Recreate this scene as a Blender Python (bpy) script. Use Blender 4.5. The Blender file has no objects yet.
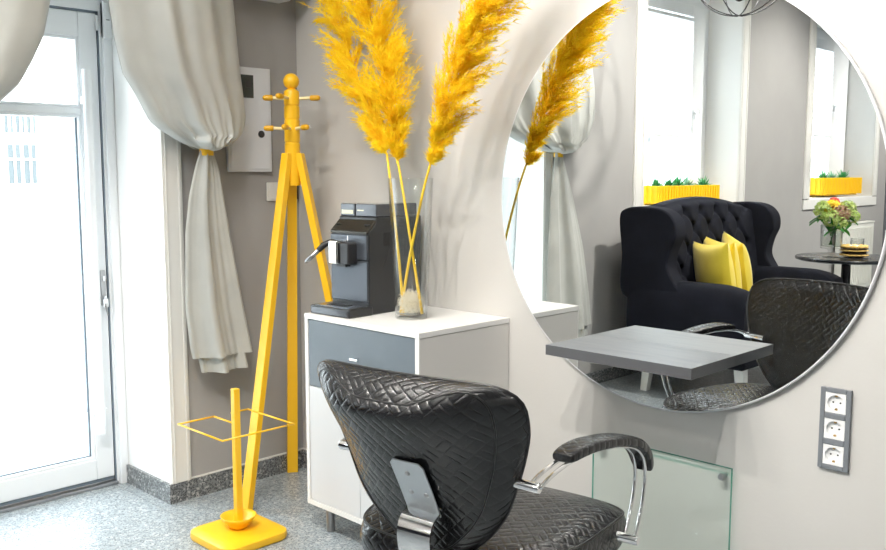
import bpy, math, random
from mathutils import Vector, Matrix
from math import pi, sin, cos, sqrt, atan2, radians
random.seed(7)
SC = bpy.context.scene
COL = SC.collection
MIR = 0.0173          # distance of the mirror's face from its wall

# ------------------------------------------------------------------ materials
def newmat(name):
    m = bpy.data.materials.new(name); m.use_nodes = True
    nt = m.node_tree; b = nt.nodes['Principled BSDF']
    return m, nt, b
def mat(name, col, rough=.5, metal=0., **kw):
    m, nt, b = newmat(name)
    b.inputs['Base Color'].default_value = (*col, 1)
    b.inputs['Roughness'].default_value = rough
    b.inputs['Metallic'].default_value = metal
    for k, v in kw.items():
        b.inputs[k.replace('_', ' ')].default_value = v
    return m
def N(nt, t, **kw):
    n = nt.nodes.new(t)
    for k, v in kw.items(): setattr(n, k, v)
    return n
def varied(name, c1, c2, scale=4, rough=.6, bump=0., bscale=60, detail=4, metal=0, stretch=None, **kw):
    """two tones mixed by noise, plus a fine bump"""
    m, nt, b = newmat(name)
    tc = N(nt, 'ShaderNodeTexCoord'); mp = N(nt, 'ShaderNodeMapping')
    nt.links.new(tc.outputs['Object'], mp.inputs['Vector'])
    if stretch: mp.inputs['Scale'].default_value = stretch
    no = N(nt, 'ShaderNodeTexNoise'); no.inputs['Scale'].default_value = scale; no.inputs['Detail'].default_value = detail
    nt.links.new(mp.outputs['Vector'], no.inputs['Vector'])
    cr = N(nt, 'ShaderNodeValToRGB')
    cr.color_ramp.elements[0].color = (*c1, 1); cr.color_ramp.elements[1].color = (*c2, 1)
    cr.color_ramp.elements[0].position = .35; cr.color_ramp.elements[1].position = .65
    nt.links.new(no.outputs['Fac'], cr.inputs['Fac']); nt.links.new(cr.outputs['Color'], b.inputs['Base Color'])
    b.inputs['Roughness'].default_value = rough; b.inputs['Metallic'].default_value = metal
    for k, v in kw.items(): b.inputs[k.replace('_', ' ')].default_value = v
    if bump:
        n2 = N(nt, 'ShaderNodeTexNoise'); n2.inputs['Scale'].default_value = bscale
        nt.links.new(mp.outputs['Vector'], n2.inputs['Vector'])
        bp = N(nt, 'ShaderNodeBump'); bp.inputs['Strength'].default_value = bump; bp.inputs['Distance'].default_value = .01
        nt.links.new(n2.outputs['Fac'], bp.inputs['Height']); nt.links.new(bp.outputs['Normal'], b.inputs['Normal'])
    return m
def terrazzo(name, base, dark, light, tiles=True):
    m, nt, b = newmat(name)
    tc = N(nt, 'ShaderNodeTexCoord')
    cols = None
    def chips(scale, lo, hi):
        v = N(nt, 'ShaderNodeTexVoronoi'); v.inputs['Scale'].default_value = scale
        nt.links.new(tc.outputs['Object'], v.inputs['Vector'])
        s = N(nt, 'ShaderNodeSeparateColor'); nt.links.new(v.outputs['Color'], s.inputs['Color'])
        r = N(nt, 'ShaderNodeMapRange'); r.inputs['From Min'].default_value = lo; r.inputs['From Max'].default_value = hi
        nt.links.new(s.outputs['Red'], r.inputs['Value'])
        return r.outputs['Result']
    def mix(fac, a, c):
        mx = N(nt, 'ShaderNodeMix'); mx.data_type = 'RGBA'
        nt.links.new(fac, mx.inputs['Factor'])
        if isinstance(a, tuple): mx.inputs['A'].default_value = (*a, 1)
        else: nt.links.new(a, mx.inputs['A'])
        mx.inputs['B'].default_value = (*c, 1)
        return mx.outputs['Result']
    c = mix(chips(150, .62, .70), base, dark)
    c = mix(chips(110, .80, .84), c, light)
    c = mix(chips(230, .82, .88), c, tuple(x * .5 for x in dark))
    if tiles:
        br = N(nt, 'ShaderNodeTexBrick'); br.offset = 0
        br.inputs['Scale'].default_value = 1; br.inputs['Brick Width'].default_value = .6; br.inputs['Row Height'].default_value = .6
        br.inputs['Mortar Size'].default_value = .0016; br.inputs['Mortar Smooth'].default_value = .2
        mp = N(nt, 'ShaderNodeMapping'); mp.inputs['Location'].default_value = (.33, .12, 0)
        nt.links.new(tc.outputs['Object'], mp.inputs['Vector']); nt.links.new(mp.outputs['Vector'], br.inputs['Vector'])
        c = mix(br.outputs['Fac'], c, (.16, .17, .17))
    nt.links.new(c, b.inputs['Base Color'])
    b.inputs['Roughness'].default_value = .28
    return m
def weave_leather(name, col, s=.037, rough=.25, bump=.45):
    """black leather embossed with a diagonal basket weave, driven by UVs in metres"""
    m, nt, b = newmat(name)
    uv = N(nt, 'ShaderNodeUVMap'); uv.uv_map = 'UVMap'
    sp = N(nt, 'ShaderNodeSeparateXYZ'); nt.links.new(uv.outputs['UV'], sp.inputs['Vector'])
    def M(op, a, c=None, d=None):
        n = N(nt, 'ShaderNodeMath', operation=op)
        for i, x in enumerate((a, c, d)):
            if x is None: continue
            if isinstance(x, (int, float)): n.inputs[i].default_value = x
            else: nt.links.new(x, n.inputs[i])
        return n.outputs[0]
    u, v = sp.outputs['X'], sp.outputs['Y']
    p = M('DIVIDE', M('ADD', u, v), s * 1.414); q = M('DIVIDE', M('SUBTRACT', u, v), s * 1.414)
    par = M('FLOORED_MODULO', M('ADD', M('FLOOR', p), M('FLOOR', q)), 2)
    def prof(x, k):
        t = M('FRACT', M('MULTIPLY', x, k))
        a = M('ABSOLUTE', M('SUBTRACT', M('MULTIPLY', t, 2), 1))
        return M('SUBTRACT', 1, M('POWER', a, 4))
    h0 = M('MULTIPLY', prof(q, 2), prof(p, 1)); h1 = M('MULTIPLY', prof(p, 2), prof(q, 1))
    h = M('ADD', M('MULTIPLY', h0, M('SUBTRACT', 1, par)), M('MULTIPLY', h1, par))
    no = N(nt, 'ShaderNodeTexNoise'); no.inputs['Scale'].default_value = 350
    nt.links.new(uv.outputs['UV'], no.inputs['Vector'])
    h = M('ADD', h, M('MULTIPLY', no.outputs['Fac'], .15))
    bp = N(nt, 'ShaderNodeBump'); bp.inputs['Strength'].default_value = bump; bp.inputs['Distance'].default_value = .003
    nt.links.new(h, bp.inputs['Height']); nt.links.new(bp.outputs['Normal'], b.inputs['Normal'])
    b.inputs['Base Color'].default_value = (*col, 1); b.inputs['Roughness'].default_value = rough
    return m
def thin_glass(name, tint=(1, 1, 1), refl=1.0, ior=1.5):
    m = bpy.data.materials.new(name); m.use_nodes = True; nt = m.node_tree; nt.nodes.clear()
    o = N(nt, 'ShaderNodeOutputMaterial'); mx = N(nt, 'ShaderNodeMixShader'); tr = N(nt, 'ShaderNodeBsdfTransparent')
    gl = N(nt, 'ShaderNodeBsdfGlossy'); gl.inputs['Roughness'].default_value = .01
    lw = N(nt, 'ShaderNodeLayerWeight'); lw.inputs['Blend'].default_value = .5
    pw = N(nt, 'ShaderNodeMath', operation='POWER'); pw.inputs[1].default_value = 4.5; nt.links.new(lw.outputs['Facing'], pw.inputs[0])
    fr = N(nt, 'ShaderNodeMath', operation='MULTIPLY_ADD'); fr.inputs[1].default_value = .75; fr.inputs[2].default_value = .035; nt.links.new(pw.outputs[0], fr.inputs[0])
    mu = N(nt, 'ShaderNodeMath', operation='MULTIPLY'); mu.inputs[1].default_value = refl
    tr.inputs['Color'].default_value = (*tint, 1)
    nt.links.new(fr.outputs[0], mu.inputs[0]); nt.links.new(mu.outputs[0], mx.inputs[0])
    nt.links.new(tr.outputs[0], mx.inputs[1]); nt.links.new(gl.outputs[0], mx.inputs[2]); nt.links.new(mx.outputs[0], o.inputs[0])
    return m
def translucent(name, c1, c2, scale=30, amount=.4, rough=.6):
    m, nt, b = newmat(name)
    tc = N(nt, 'ShaderNodeTexCoord'); no = N(nt, 'ShaderNodeTexNoise'); no.inputs['Scale'].default_value = scale
    nt.links.new(tc.outputs['Object'], no.inputs['Vector'])
    cr = N(nt, 'ShaderNodeValToRGB'); cr.color_ramp.elements[0].color = (*c1, 1); cr.color_ramp.elements[1].color = (*c2, 1)
    cr.color_ramp.elements[0].position = .35; cr.color_ramp.elements[1].position = .65
    nt.links.new(no.outputs['Fac'], cr.inputs['Fac']); nt.links.new(cr.outputs['Color'], b.inputs['Base Color'])
    b.inputs['Roughness'].default_value = rough
    tl = N(nt, 'ShaderNodeBsdfTranslucent'); nt.links.new(cr.outputs['Color'], tl.inputs['Color'])
    mx = N(nt, 'ShaderNodeMixShader'); mx.inputs[0].default_value = amount
    nt.links.new(b.outputs[0], mx.inputs[1]); nt.links.new(tl.outputs[0], mx.inputs[2])
    nt.links.new(mx.outputs[0], nt.nodes['Material Output'].inputs[0])
    return m

MT = {}
MT['wall_grey'] = varied('grey_paint', (.345, .335, .326), (.365, .355, .346), 3, .75, .05, 90)
MT['wall_light'] = varied('pale_greige_paint', (.56, .545, .522), (.58, .565, .542), 2, .6, .04, 90)
MT['wall_dark'] = varied('dark_grey_paint', (.17, .18, .20), (.19, .20, .22), 3, .7, .04, 90)
MT['white_paint'] = mat('white_paint', (.80, .80, .79), .55)
MT['ceiling'] = mat('ceiling_white', (.82, .82, .80), .8)
MT['casing'] = mat('casing_white', (.74, .73, .70), .45)
MT['upvc'] = mat('white_plastic_profile', (.84, .86, .88), .3)
MT['seal'] = mat('grey_seal', (.16, .20, .24), .5)
MT['granite'] = terrazzo('granite_skirting', (.20, .21, .215), (.10, .105, .11), (.40, .40, .39), False)
MT['floor'] = terrazzo('terrazzo_floor', (.34, .385, .41), (.22, .25, .27), (.48, .50, .50), True)
MT['yellow'] = varied('yellow_lacquer', (.90, .50, .012), (.93, .53, .016), 3, .35)
MT['yellow_knob'] = mat('dark_yellow_lacquer', (.72, .38, .01), .3)
MT['cream_peg'] = mat('cream_dowel', (.86, .74, .40), .4)
MT['white_lam'] = mat('white_laminate', (.76, .755, .74), .35)
MT['grey_side'] = mat('greige_laminate', (.62, .605, .585), .4)
MT['grey_door'] = mat('pale_laminate_door', (.62, .63, .645), .35)
MT['blue_lam'] = varied('slate_laminate', (.115, .142, .168), (.130, .158, .185), 6, .4)
MT['shelf'] = varied('grey_shelf_laminate', (.165, .18, .195), (.195, .21, .225), 5, .42, .02, 300, stretch=(1, 6, 6))
MT['shelf_edge'] = mat('dark_grey_edging', (.085, .086, .092), .45)
MT['chrome'] = mat('chrome', (.82, .82, .83), .08, 1)
MT['steel'] = mat('brushed_steel', (.48, .48, .49), .32, 1)
MT['plate'] = mat('silver_plate', (.52, .55, .58), .28, .75)
MT['leather'] = weave_leather('woven_black_leather', (.011, .0112, .0125))
MT['leather_plain'] = mat('black_piping', (.012, .012, .013), .4)
MT['rubber'] = mat('black_rubber', (.02, .02, .021), .5)
MT['mirror'] = mat('silvered_glass', (.93, .95, .945), 0.0, 1)
MT['mirror_edge'] = mat('mirror_edge', (.74, .74, .76), .25)
MT['glass_panel'] = thin_glass('greenish_glass', (.965, .99, .98), 1.0)
MT['glass_edge'] = thin_glass('green_glass_edge', (.38, .72, .64), 1.0)
MT['pane'] = thin_glass('window_pane', (.97, .985, .98), .8)
m = mat('clear_vase_glass', (1, 1, 1), 0.0); mb_ = m.node_tree.nodes['Principled BSDF']
mb_.inputs['Transmission Weight'].default_value = 1; mb_.inputs['IOR'].default_value = 1.45; MT['vase_glass'] = m
MT['clear_thick'] = thin_glass('vase_clear_glass', (.985, .992, .99), 1.5)
MT['clear'] = thin_glass('thin_clear_glass', (.975, .985, .98), 1.6)
MT['pampas'] = translucent('dyed_yellow_plume', (.91, .61, .003), (1.0, .83, .02), 30, .4, .7)
MT['stem'] = varied('dyed_yellow_stem', (.80, .50, .01), (.90, .62, .03), 10, .5)
MT['fluff'] = translucent('cream_fibre', (.92, .86, .70), (.98, .95, .86), 30, .5, .8)
MT['fabric'] = varied('satin_curtain', (.43, .435, .41), (.48, .485, .455), 6, .45, .12, 500, Sheen_Weight=.3)
MT['velvet'] = varied('black_velvet', (.006, .007, .012), (.010, .011, .018), 8, .85, .1, 200, Sheen_Weight=.02, Sheen_Roughness=.4, Specular_IOR_Level=.18)
MT['pillow'] = varied('yellow_velvet', (.80, .60, .02), (.88, .68, .04), 6, .7, .1, 150, Sheen_Weight=.4)
MT['leg_white'] = mat('white_leg', (.80, .80, .77), .4)
MT['black_lac'] = mat('black_lacquer', (.015, .016, .02), .22)
MT['machine'] = mat('anthracite_plastic', (.018, .019, .021), .33)
MT['machine_front'] = mat('slate_metal_front', (.085, .095, .112), .33, .5)
MT['machine_top'] = mat('bronze_black_panel', (.035, .032, .026), .25, .4)
MT['smoke'] = mat('glossy_smoke_lid', (.09, .095, .105), .08, .4)
MT['cream_label'] = mat('cream_print', (.70, .70, .52), .5)
MT['tray'] = mat('tray_grille', (.22, .24, .27), .25, .8)
MT['box_white'] = mat('powder_coated_white', (.70, .72, .76), .4)
MT['dark'] = mat('dark_plastic', (.02, .02, .022), .4)
MT['meter'] = mat('meter_window', (.055, .065, .06), .15)
MT['red_led'] = mat('red_led', (.8, .03, .02), .4, Emission_Strength=1.5); MT['red_led'].node_tree.nodes['Principled BSDF'].inputs['Emission Color'].default_value = (1, .05, .03, 1)
MT['green_led'] = mat('green_led', (.03, .8, .1), .4, Emission_Strength=1.5); MT['green_led'].node_tree.nodes['Principled BSDF'].inputs['Emission Color'].default_value = (.05, 1, .15, 1)
MT['plug_frame'] = mat('grey_socket_frame', (.19, .205, .225), .35)
MT['plug_white'] = mat('white_socket', (.84, .84, .84), .3)
MT['brass'] = mat('brass', (.65, .42, .16), .3, 1)
MT['planter'] = mat('yellow_planter', (.95, .60, .015), .45)
MT['leaf'] = translucent('succulent_green', (.02, .26, .08), (.10, .45, .16), 40, .25)
MT['leaf_pale'] = translucent('pale_green', (.16, .42, .28), (.35, .60, .42), 40, .25)
MT['petal_green'] = translucent('hydrangea_green', (.36, .52, .10), (.60, .68, .26), 60, .3)
MT['petal_pink'] = translucent('hydrangea_pink', (.50, .20, .20), (.55, .50, .24), 60, .3)
MT['petal_yellow'] = translucent('yellow_bloom', (.9, .62, .02), (.95, .75, .08), 60, .3)
MT['petal_red'] = translucent('red_bloom', (.8, .08, .08), (.85, .2, .16), 60, .3)
MT['leaf_dark'] = translucent('deep_leaf', (.03, .22, .03), (.07, .34, .05), 10, .3)
MT['water'] = thin_glass('water', (.95, .975, .955), .6, 1.33)
MT['biscuit'] = varied('biscuit', (.75, .48, .12), (.85, .58, .20), 40, .7, .3, 120)
MT['chocolate'] = mat('chocolate', (.035, .018, .012), .5)
MT['cream'] = mat('cream_icing', (.85, .80, .70), .6)
MT['radiator'] = mat('radiator_enamel', (.76, .755, .70), .4)
m, nt, b = newmat('pleated_blind'); b.inputs['Base Color'].default_value = (.88, .89, .90, 1); b.inputs['Roughness'].default_value = .8
tl = N(nt, 'ShaderNodeBsdfTranslucent'); tl.inputs['Color'].default_value = (.92, .93, .94, 1)
mx = N(nt, 'ShaderNodeMixShader'); mx.inputs[0].default_value = .6
nt.links.new(b.outputs[0], mx.inputs[1]); nt.links.new(tl.outputs[0], mx.inputs[2]); nt.links.new(mx.outputs[0], nt.nodes['Material Output'].inputs[0])
MT['blind'] = m
MT['facade'] = varied('pale_facade', (.80, .80, .79), (.84, .84, .83), 1, .9)
MT['facade_window'] = mat('facade_window', (.125, .14, .145), 1.0, Specular_IOR_Level=0.0)
MT['pavement'] = varied('pale_pavement', (.50, .50, .50), (.58, .58, .57), 3, .8)

# ------------------------------------------------------------------ mesh helper
class MB:
    def __init__(s): s.v = []; s.f = []; s.uv = []; s.mi = []; s.cur = 0
    def add(s, vs, fs, uvs=None):
        o = len(s.v); s.v += [tuple(x) for x in vs]
        for i, f in enumerate(fs):
            s.f.append(tuple(o + k for k in f)); s.mi.append(s.cur)
            s.uv.append([uvs[k] for k in f] if uvs else None)
        return s
    def box(s, x0, x1, y0, y1, z0, z1):
        return s.add([(x0,y0,z0),(x1,y0,z0),(x1,y1,z0),(x0,y1,z0),(x0,y0,z1),(x1,y0,z1),(x1,y1,z1),(x0,y1,z1)],
                     [(0,3,2,1),(4,5,6,7),(0,1,5,4),(1,2,6,5),(2,3,7,6),(3,0,4,7)])
    def grid(s, nu, nv, fn, closeu=False, closev=False, uvf=None):
        vs = []; uv = []
        for j in range(nv):
            for i in range(nu):
                u = i / (nu if closeu else nu - 1); v = j / (nv if closev else nv - 1)
                p = fn(u, v); vs.append(tuple(p)); uv.append(uvf(u, v, p) if uvf else (u, v))
        fs = []
        for j in range(nv if closev else nv - 1):
            for i in range(nu if closeu else nu - 1):
                a = j*nu+i; b_ = j*nu+(i+1)%nu; c = ((j+1)%nv)*nu+(i+1)%nu; d = ((j+1)%nv)*nu+i
                fs.append((a, b_, c, d))
        return s.add(vs, fs, uv)
    def tube(s, pts, r, n=12, caps=True, closed=False, flat=None):
        pts = [Vector(p) for p in pts]; L = len(pts); vs = []; fs = []
        rr = r if isinstance(r, (list, tuple)) else [r] * L
        up = None
        for i, p in enumerate(pts):
            if closed: t = (pts[(i+1) % L] - pts[i-1]).normalized()
            else: t = (pts[min(i+1, L-1)] - pts[max(i-1, 0)]).normalized()
            if up is None: up = Vector((0,0,1)) if abs(t.z) < .9 else Vector((1,0,0))
            a = (up - t * up.dot(t)).normalized(); b_ = t.cross(a); up = a
            for k in range(n):
                th = 2*pi*k/n; vs.append(p + (a*cos(th) + b_*sin(th)) * rr[i])
        for i in range(L if closed else L-1):
            for k in range(n):
                j = (i+1) % L
                fs.append((i*n+k, i*n+(k+1)%n, j*n+(k+1)%n, j*n+k))
        if caps and not closed:
            fs.append(tuple(range(n-1, -1, -1))); fs.append(tuple((L-1)*n+k for k in range(n)))
        return s.add(vs, fs)
    def lathe(s, prof, c=(0,0,0), n=32, axis='z', caps=True):
        c = Vector(c); vs = []; fs = []
        for (r, h) in prof:
            for k in range(n):
                th = 2*pi*k/n
                if axis == 'z': p = Vector((r*cos(th), r*sin(th), h))
                elif axis == 'y': p = Vector((r*cos(th), h, r*sin(th)))
                else: p = Vector((h, r*cos(th), r*sin(th)))
                vs.append(c + p)
        for i in range(len(prof)-1):
            for k in range(n):
                q = (i*n+k, i*n+(k+1)%n, (i+1)*n+(k+1)%n, (i+1)*n+k)
                fs.append(q if axis != 'y' else q[::-1])
        for i, flip in ((0, True), (len(prof)-1, False)):
            if caps and prof[i][0] > 1e-5:
                q = [i*n+k for k in range(n)]
                if flip: q = q[::-1]
                if axis == 'y': q = q[::-1]
                fs.append(tuple(q))
        return s.add(vs, fs)
    def prism(s, poly, a0, a1, axis='y'):
        """extrude a 2-D polygon along an axis"""
        n = len(poly)
        def P(p, a):
            return {'y': (p[0], a, p[1]), 'x': (a, p[0], p[1]), 'z': (p[0], p[1], a)}[axis]
        vs = [P(p, a0) for p in poly] + [P(p, a1) for p in poly]
        fs = [tuple(range(n)), tuple(range(2*n-1, n-1, -1))] + [(i, i+n, (i+1)%n+n, (i+1)%n) for i in range(n)]
        return s.add(vs, fs)
    def ball(s, c, r, nu=16, nv=10, sc=(1,1,1)):
        c = Vector(c)
        return s.grid(nu, nv, lambda u, v: (c.x + sc[0]*r*sin(pi*v*.999+.0005)*cos(2*pi*u), c.y + sc[1]*r*sin(pi*v*.999+.0005)*sin(2*pi*u), c.z - sc[2]*r*cos(pi*v*.999+.0005)), closeu=True)
    def build(s, name, m, parent=None, smooth=False, bevel=0, seg=2, sub=0, fix=True, kind=None, angle=None):
        me = bpy.data.meshes.new(name); me.from_pydata(s.v, [], s.f)
        ms = m if isinstance(m, (list, tuple)) else [m]
        for x in ms: me.materials.append(x)
        if len(ms) > 1: me.polygons.foreach_set('material_index', s.mi)
        ul = me.uv_layers.new(name='UVMap')
        if any(u is not None for u in s.uv):
            k = 0
            for u in s.uv:
                if u is None: k += 0
            k = 0
            for f, u in zip(s.f, s.uv):
                for j in range(len(f)):
                    if u: ul.data[k].uv = u[j]
                    k += 1
        if fix:
            import bmesh
            bm = bmesh.new(); bm.from_mesh(me); bmesh.ops.recalc_face_normals(bm, faces=bm.faces); bm.to_mesh(me); bm.free()
        if smooth or bevel: me.polygons.foreach_set('use_smooth', [True]*len(me.polygons))
        o = bpy.data.objects.new(name, me); COL.objects.link(o)
        if parent: o.parent = parent
        if bevel:
            b_ = o.modifiers.new('Bevel', 'BEVEL'); b_.width = bevel; b_.segments = seg; b_.limit_method = 'ANGLE'; b_.angle_limit = radians(35)
            b_.harden_normals = True
        if sub:
            b_ = o.modifiers.new('Sub', 'SUBSURF'); b_.levels = sub; b_.render_levels = sub
        if angle:
            me.set_sharp_from_angle(angle=radians(angle))
        if kind: o['kind'] = kind
        return o
def tag(o, label=None, cat=None, group=None, kind=None):
    if label: o['label'] = label
    if cat: o['category'] = cat
    if group: o['group'] = group
    if kind: o['kind'] = kind
    return o
def empty(name, loc=(0,0,0), rz=0):
    o = bpy.data.objects.new(name, None); COL.objects.link(o); o.location = loc; o.rotation_euler = (0,0,rz); o.empty_display_size = .1
    return o
def copy_tree(o, parent=None):
    c = o.copy(); COL.objects.link(c)
    if parent: c.parent = parent
    for ch in list(o.children): copy_tree(ch, c)
    return c
def smoothstep(a, b, x):
    t = max(0., min(1., (x-a)/(b-a))); return t*t*(3-2*t)
def interp(tab, x):
    if x <= tab[0][0]: return tab[0][1]
    for (a, fa), (b, fb) in zip(tab, tab[1:]):
        if x <= b: return fa + (fb-fa)*(x-a)/(b-a)
    return tab[-1][1]
def catmull(pts, n=8, closed=False):
    P = [Vector(p) for p in pts]; out = []; L = len(P)
    rng = range(L if closed else L-1)
    for i in rng:
        if closed: a, b, c, d = P[i-1], P[i], P[(i+1)%L], P[(i+2)%L]
        else: a, b, c, d = P[max(i-1,0)], P[i], P[i+1], P[min(i+2,L-1)]
        for k in range(n):
            t = k/n; out.append(.5*((2*b)+(c-a)*t+(2*a-5*b+4*c-d)*t*t+(3*b-a-3*c+d)*t**3))
    if not closed: out.append(P[-1])
    return out
def struct(mb, name, m, parent=None, **kw):
    o = mb.build(name, m, parent, **kw)
    if not parent: o['kind'] = 'structure'
    return o

# ------------------------------------------------------------------ the room
CEIL = 3.0; YF = -7.33; XR = 6.6; WT = .5
DO = (-1.76, -.663, 0, 2.32)          # door opening  (y0, y1, z0, z1)
W1 = (-4.135, -2.82, 1.11, 2.66)
W2 = (-6.936, -5.461, 1.11, 2.66)
struct(MB().box(-WT, XR, YF, 0, -.08, 0), 'floor', MT['floor'])
struct(MB().box(-WT, XR+.1, YF-.1, .1, CEIL, CEIL+.1), 'ceiling', MT['ceiling'])
mb = MB()
ys = [YF, W2[0], W2[1], W1[0], W1[1], DO[0], DO[1], 0.0]
for k in (0, 2, 4, 6): mb.box(-WT, 0, ys[k], ys[k+1], 0, CEIL)
for o_ in (W2, W1, DO):
    if o_[2] > 0: mb.box(-WT, 0, o_[0], o_[1], 0, o_[2]-.012)
    mb.box(-WT, 0, o_[0], o_[1], o_[3]+.012, CEIL)
struct(mb, 'wall_left', MT['wall_grey'])
struct(MB().box(-WT, XR+.1, 0, .1, 0, CEIL), 'wall_back', MT['wall_light'])
struct(MB().box(-WT, XR+.1, YF-.1, YF, 0, CEIL), 'wall_front', MT['wall_dark'])
struct(MB().box(XR, XR+.1, YF, 0, 0, CEIL), 'wall_right', MT['wall_light'])
# linings of the openings and flat casings around them
tn = 1
for (a, b_, z0, z1), cw in ((DO, .085), (W1, .115), (W2, .12)):
    l = MB(); t = .01
    l.box(-WT, .001, b_-.001, b_+t-.001, z0, z1); l.box(-WT, .001, a-t+.001, a+.001, z0, z1); l.box(-WT, .001, a-t, b_+t, z1, z1+t)
    if z0 > 0: l.box(-WT, .012, a-t, b_+t, z0-.011, z0)
    struct(l, 'trim_%d' % tn, MT['white_paint']); tn += 1
    c = MB(); zb = .082 if z0 == 0 else z0
    for (q0, q1) in ((b_, b_+cw), (a-cw, a)):
        c.box(0, .014, q0, q1, zb, z1+cw)
        # fine raised beads along the casing
        c.box(.014, .019, q0+cw*.12, q0+cw*.22, zb, z1+cw); c.box(.014, .019, q0+cw*.78, q0+cw*.9, zb, z1+cw)
    c.box(0, .0145, a-cw, b_+cw, z1, z1+cw)
    if z0 > 0: c.box(0, .0145, a-cw, b_+cw, z0-.092, z0-.011)
    struct(c, 'trim_%d' % tn, MT['casing'], bevel=.002); tn += 1
# granite skirting
SK = .0812
s_ = MB(); s_.box(0, .013, DO[1], 0, 0, SK); s_.box(-.36, .013, DO[1]-.013, DO[1], 0, SK); 
s_.box(0, .013, YF, DO[0], 0, SK); s_.box(-.36, .013, DO[0], DO[0]+.013, 0, SK)
struct(s_, 'baseboard_left', MT['granite'])
struct(MB().box(.013, XR, -.013, 0, 0, SK), 'baseboard_back', MT['granite'])
struct(MB().box(.013, XR, YF, YF+.013, 0, SK), 'baseboard_front', MT['granite'])
# thin cream bead of sealant above the skirting
struct(MB().box(0, .005, DO[1]+.085, 0, SK, SK+.006).box(.005, .62, -.005, 0, SK, SK+.006), 'trim_%d' % tn, MT['casing']); tn += 1

# ------------------------------------------------------------------ the door
door = empty('door_1', (-.41, -1.2, 0)); door['kind'] = 'structure'
DX, DY = -.41, -1.2
def dbox(mb, x0, x1, y0, y1, z0, z1): return mb.box(x0-DX, x1-DX, y0-DY, y1-DY, z0, z1)
fr = MB()
dbox(fr, -.46, -.385, -.706, -.663, 0, 2.32); dbox(fr, -.46, -.385, -1.76, -1.717, 0, 2.32)
dbox(fr, -.46, -.385, -1.717, -.706, 1.993, 2.32); dbox(fr, -.384, -.362, -.70, -.664, 0, 2.32)
fr.build('door_frame', MT['upvc'], door, bevel=.003)
ga = MB(); dbox(ga, -.425, -.392, -.7115, -.706, .01, 1.99); dbox(ga, -.425, -.392, -1.717, -.706, 1.985, 1.993)
ga.build('seal', MT['seal'], door)
th = MB(); dbox(th, -.47, -.375, -1.717, -.706, 0, .014); dbox(th, -.455, -.40, -1.717, -.706, .014, .02); th.build('threshold', MT['steel'], door, bevel=.003)
dbk = MB(); dbox(dbk, -.44, -.40, -1.717, -.713, .0205, .034); dbk.build('drip_seal', MT['seal'], door)
lf = MB()
for q in ((-.79, -.713), (-1.71, -1.633)): dbox(lf, -.455, -.395, q[0], q[1], .034, 1.984)
for q in ((.034, .122), (1.571, 1.600), (1.883, 1.984)): dbox(lf, -.455, -.395, -1.633, -.79, q[0], q[1])
leaf = lf.build('door_leaf', MT['upvc'], door, bevel=.004)
bd = MB()
for za, zb in ((.122, 1.571), (1.6, 1.883)):
    for q in ((-.802, -.79), (-1.633, -1.621)): dbox(bd, -.435, -.40, q[0], q[1], za, zb)
    dbox(bd, -.435, -.40, -1.621, -.802, za, za+.012); dbox(bd, -.435, -.40, -1.621, -.802, zb-.012, zb)
bd.build('glazing_bead', MT['upvc'], door, bevel=.002)
sl = MB(); dbox(sl, -.43, -.418, -.808, -.802, .134, 1.559); dbox(sl, -.43, -.418, -1.621, -.802, .134, .139); sl.build('glazing_seal', MT['seal'], door)
g = MB(); dbox(g, -.424, -.420, -1.621, -.802, .134, 1.559); g.build('glass_pane', MT['pane'], door)
g = MB(); dbox(g, -.424, -.420, -1.621, -.802, 1.612, 1.871); g.build('glass_pane', MT['pane'], door)
def pull(x, y, za, zb, side):
    h = MB(); h.tube([(x-DX, y-DY, za), (x-DX, y-DY, zb)], .0175, 16)
    o_ = h.build('pull_handle', MT['upvc'], door, smooth=True, angle=40)
    b_ = MB()
    for z in (za+.09, zb-.12): b_.box(min(x, x-side*.07)-DX, max(x, x-side*.07)-DX, y-DY-.008, y-DY+.03, z-.016, z+.016)
    b_.build('handle_bracket', MT['upvc'], o_, bevel=.003)
pull(-.345, -.785, .245, 1.75, 1)
pull(-.525, -.80, .245, 1.55, -1)
lk = MB(); dbox(lk, -.396, -.388, -.742, -.722, .78, .93); o_ = lk.build('lock_plate', MT['steel'], door, bevel=.002)
k = MB(); dbox(k, -.388, -.372, -.736, -.728, .80, .822); dbox(k, -.374, -.368, -.744, -.722, .775, .81); dbox(k, -.388, -.378, -.737, -.727, .885, .905)
k.tube([(-.368-DX, -.733-DY, .79), (-.362-DX, -.735-DY, .765), (-.362-DX, -.73-DY, .74)], .003, 6)
k.build('key', MT['chrome'], o_)
hg = MB(); dbox(hg, -.392, -.378, -.722, -.71, 1.915, 1.975); hg.build('hinge', MT['upvc'], door, bevel=.002)
cl = MB(); dbox(cl, -.385, -.352, -.70, -.664, 1.88, 2.03); o_ = cl.build('contact_sensor', MT['upvc'], door, bevel=.006)
cl = MB(); dbox(cl, -.352, -.350, -.69, -.676, 1.955, 1.958); cl.build('sensor_mark', MT['dark'], o_)

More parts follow.
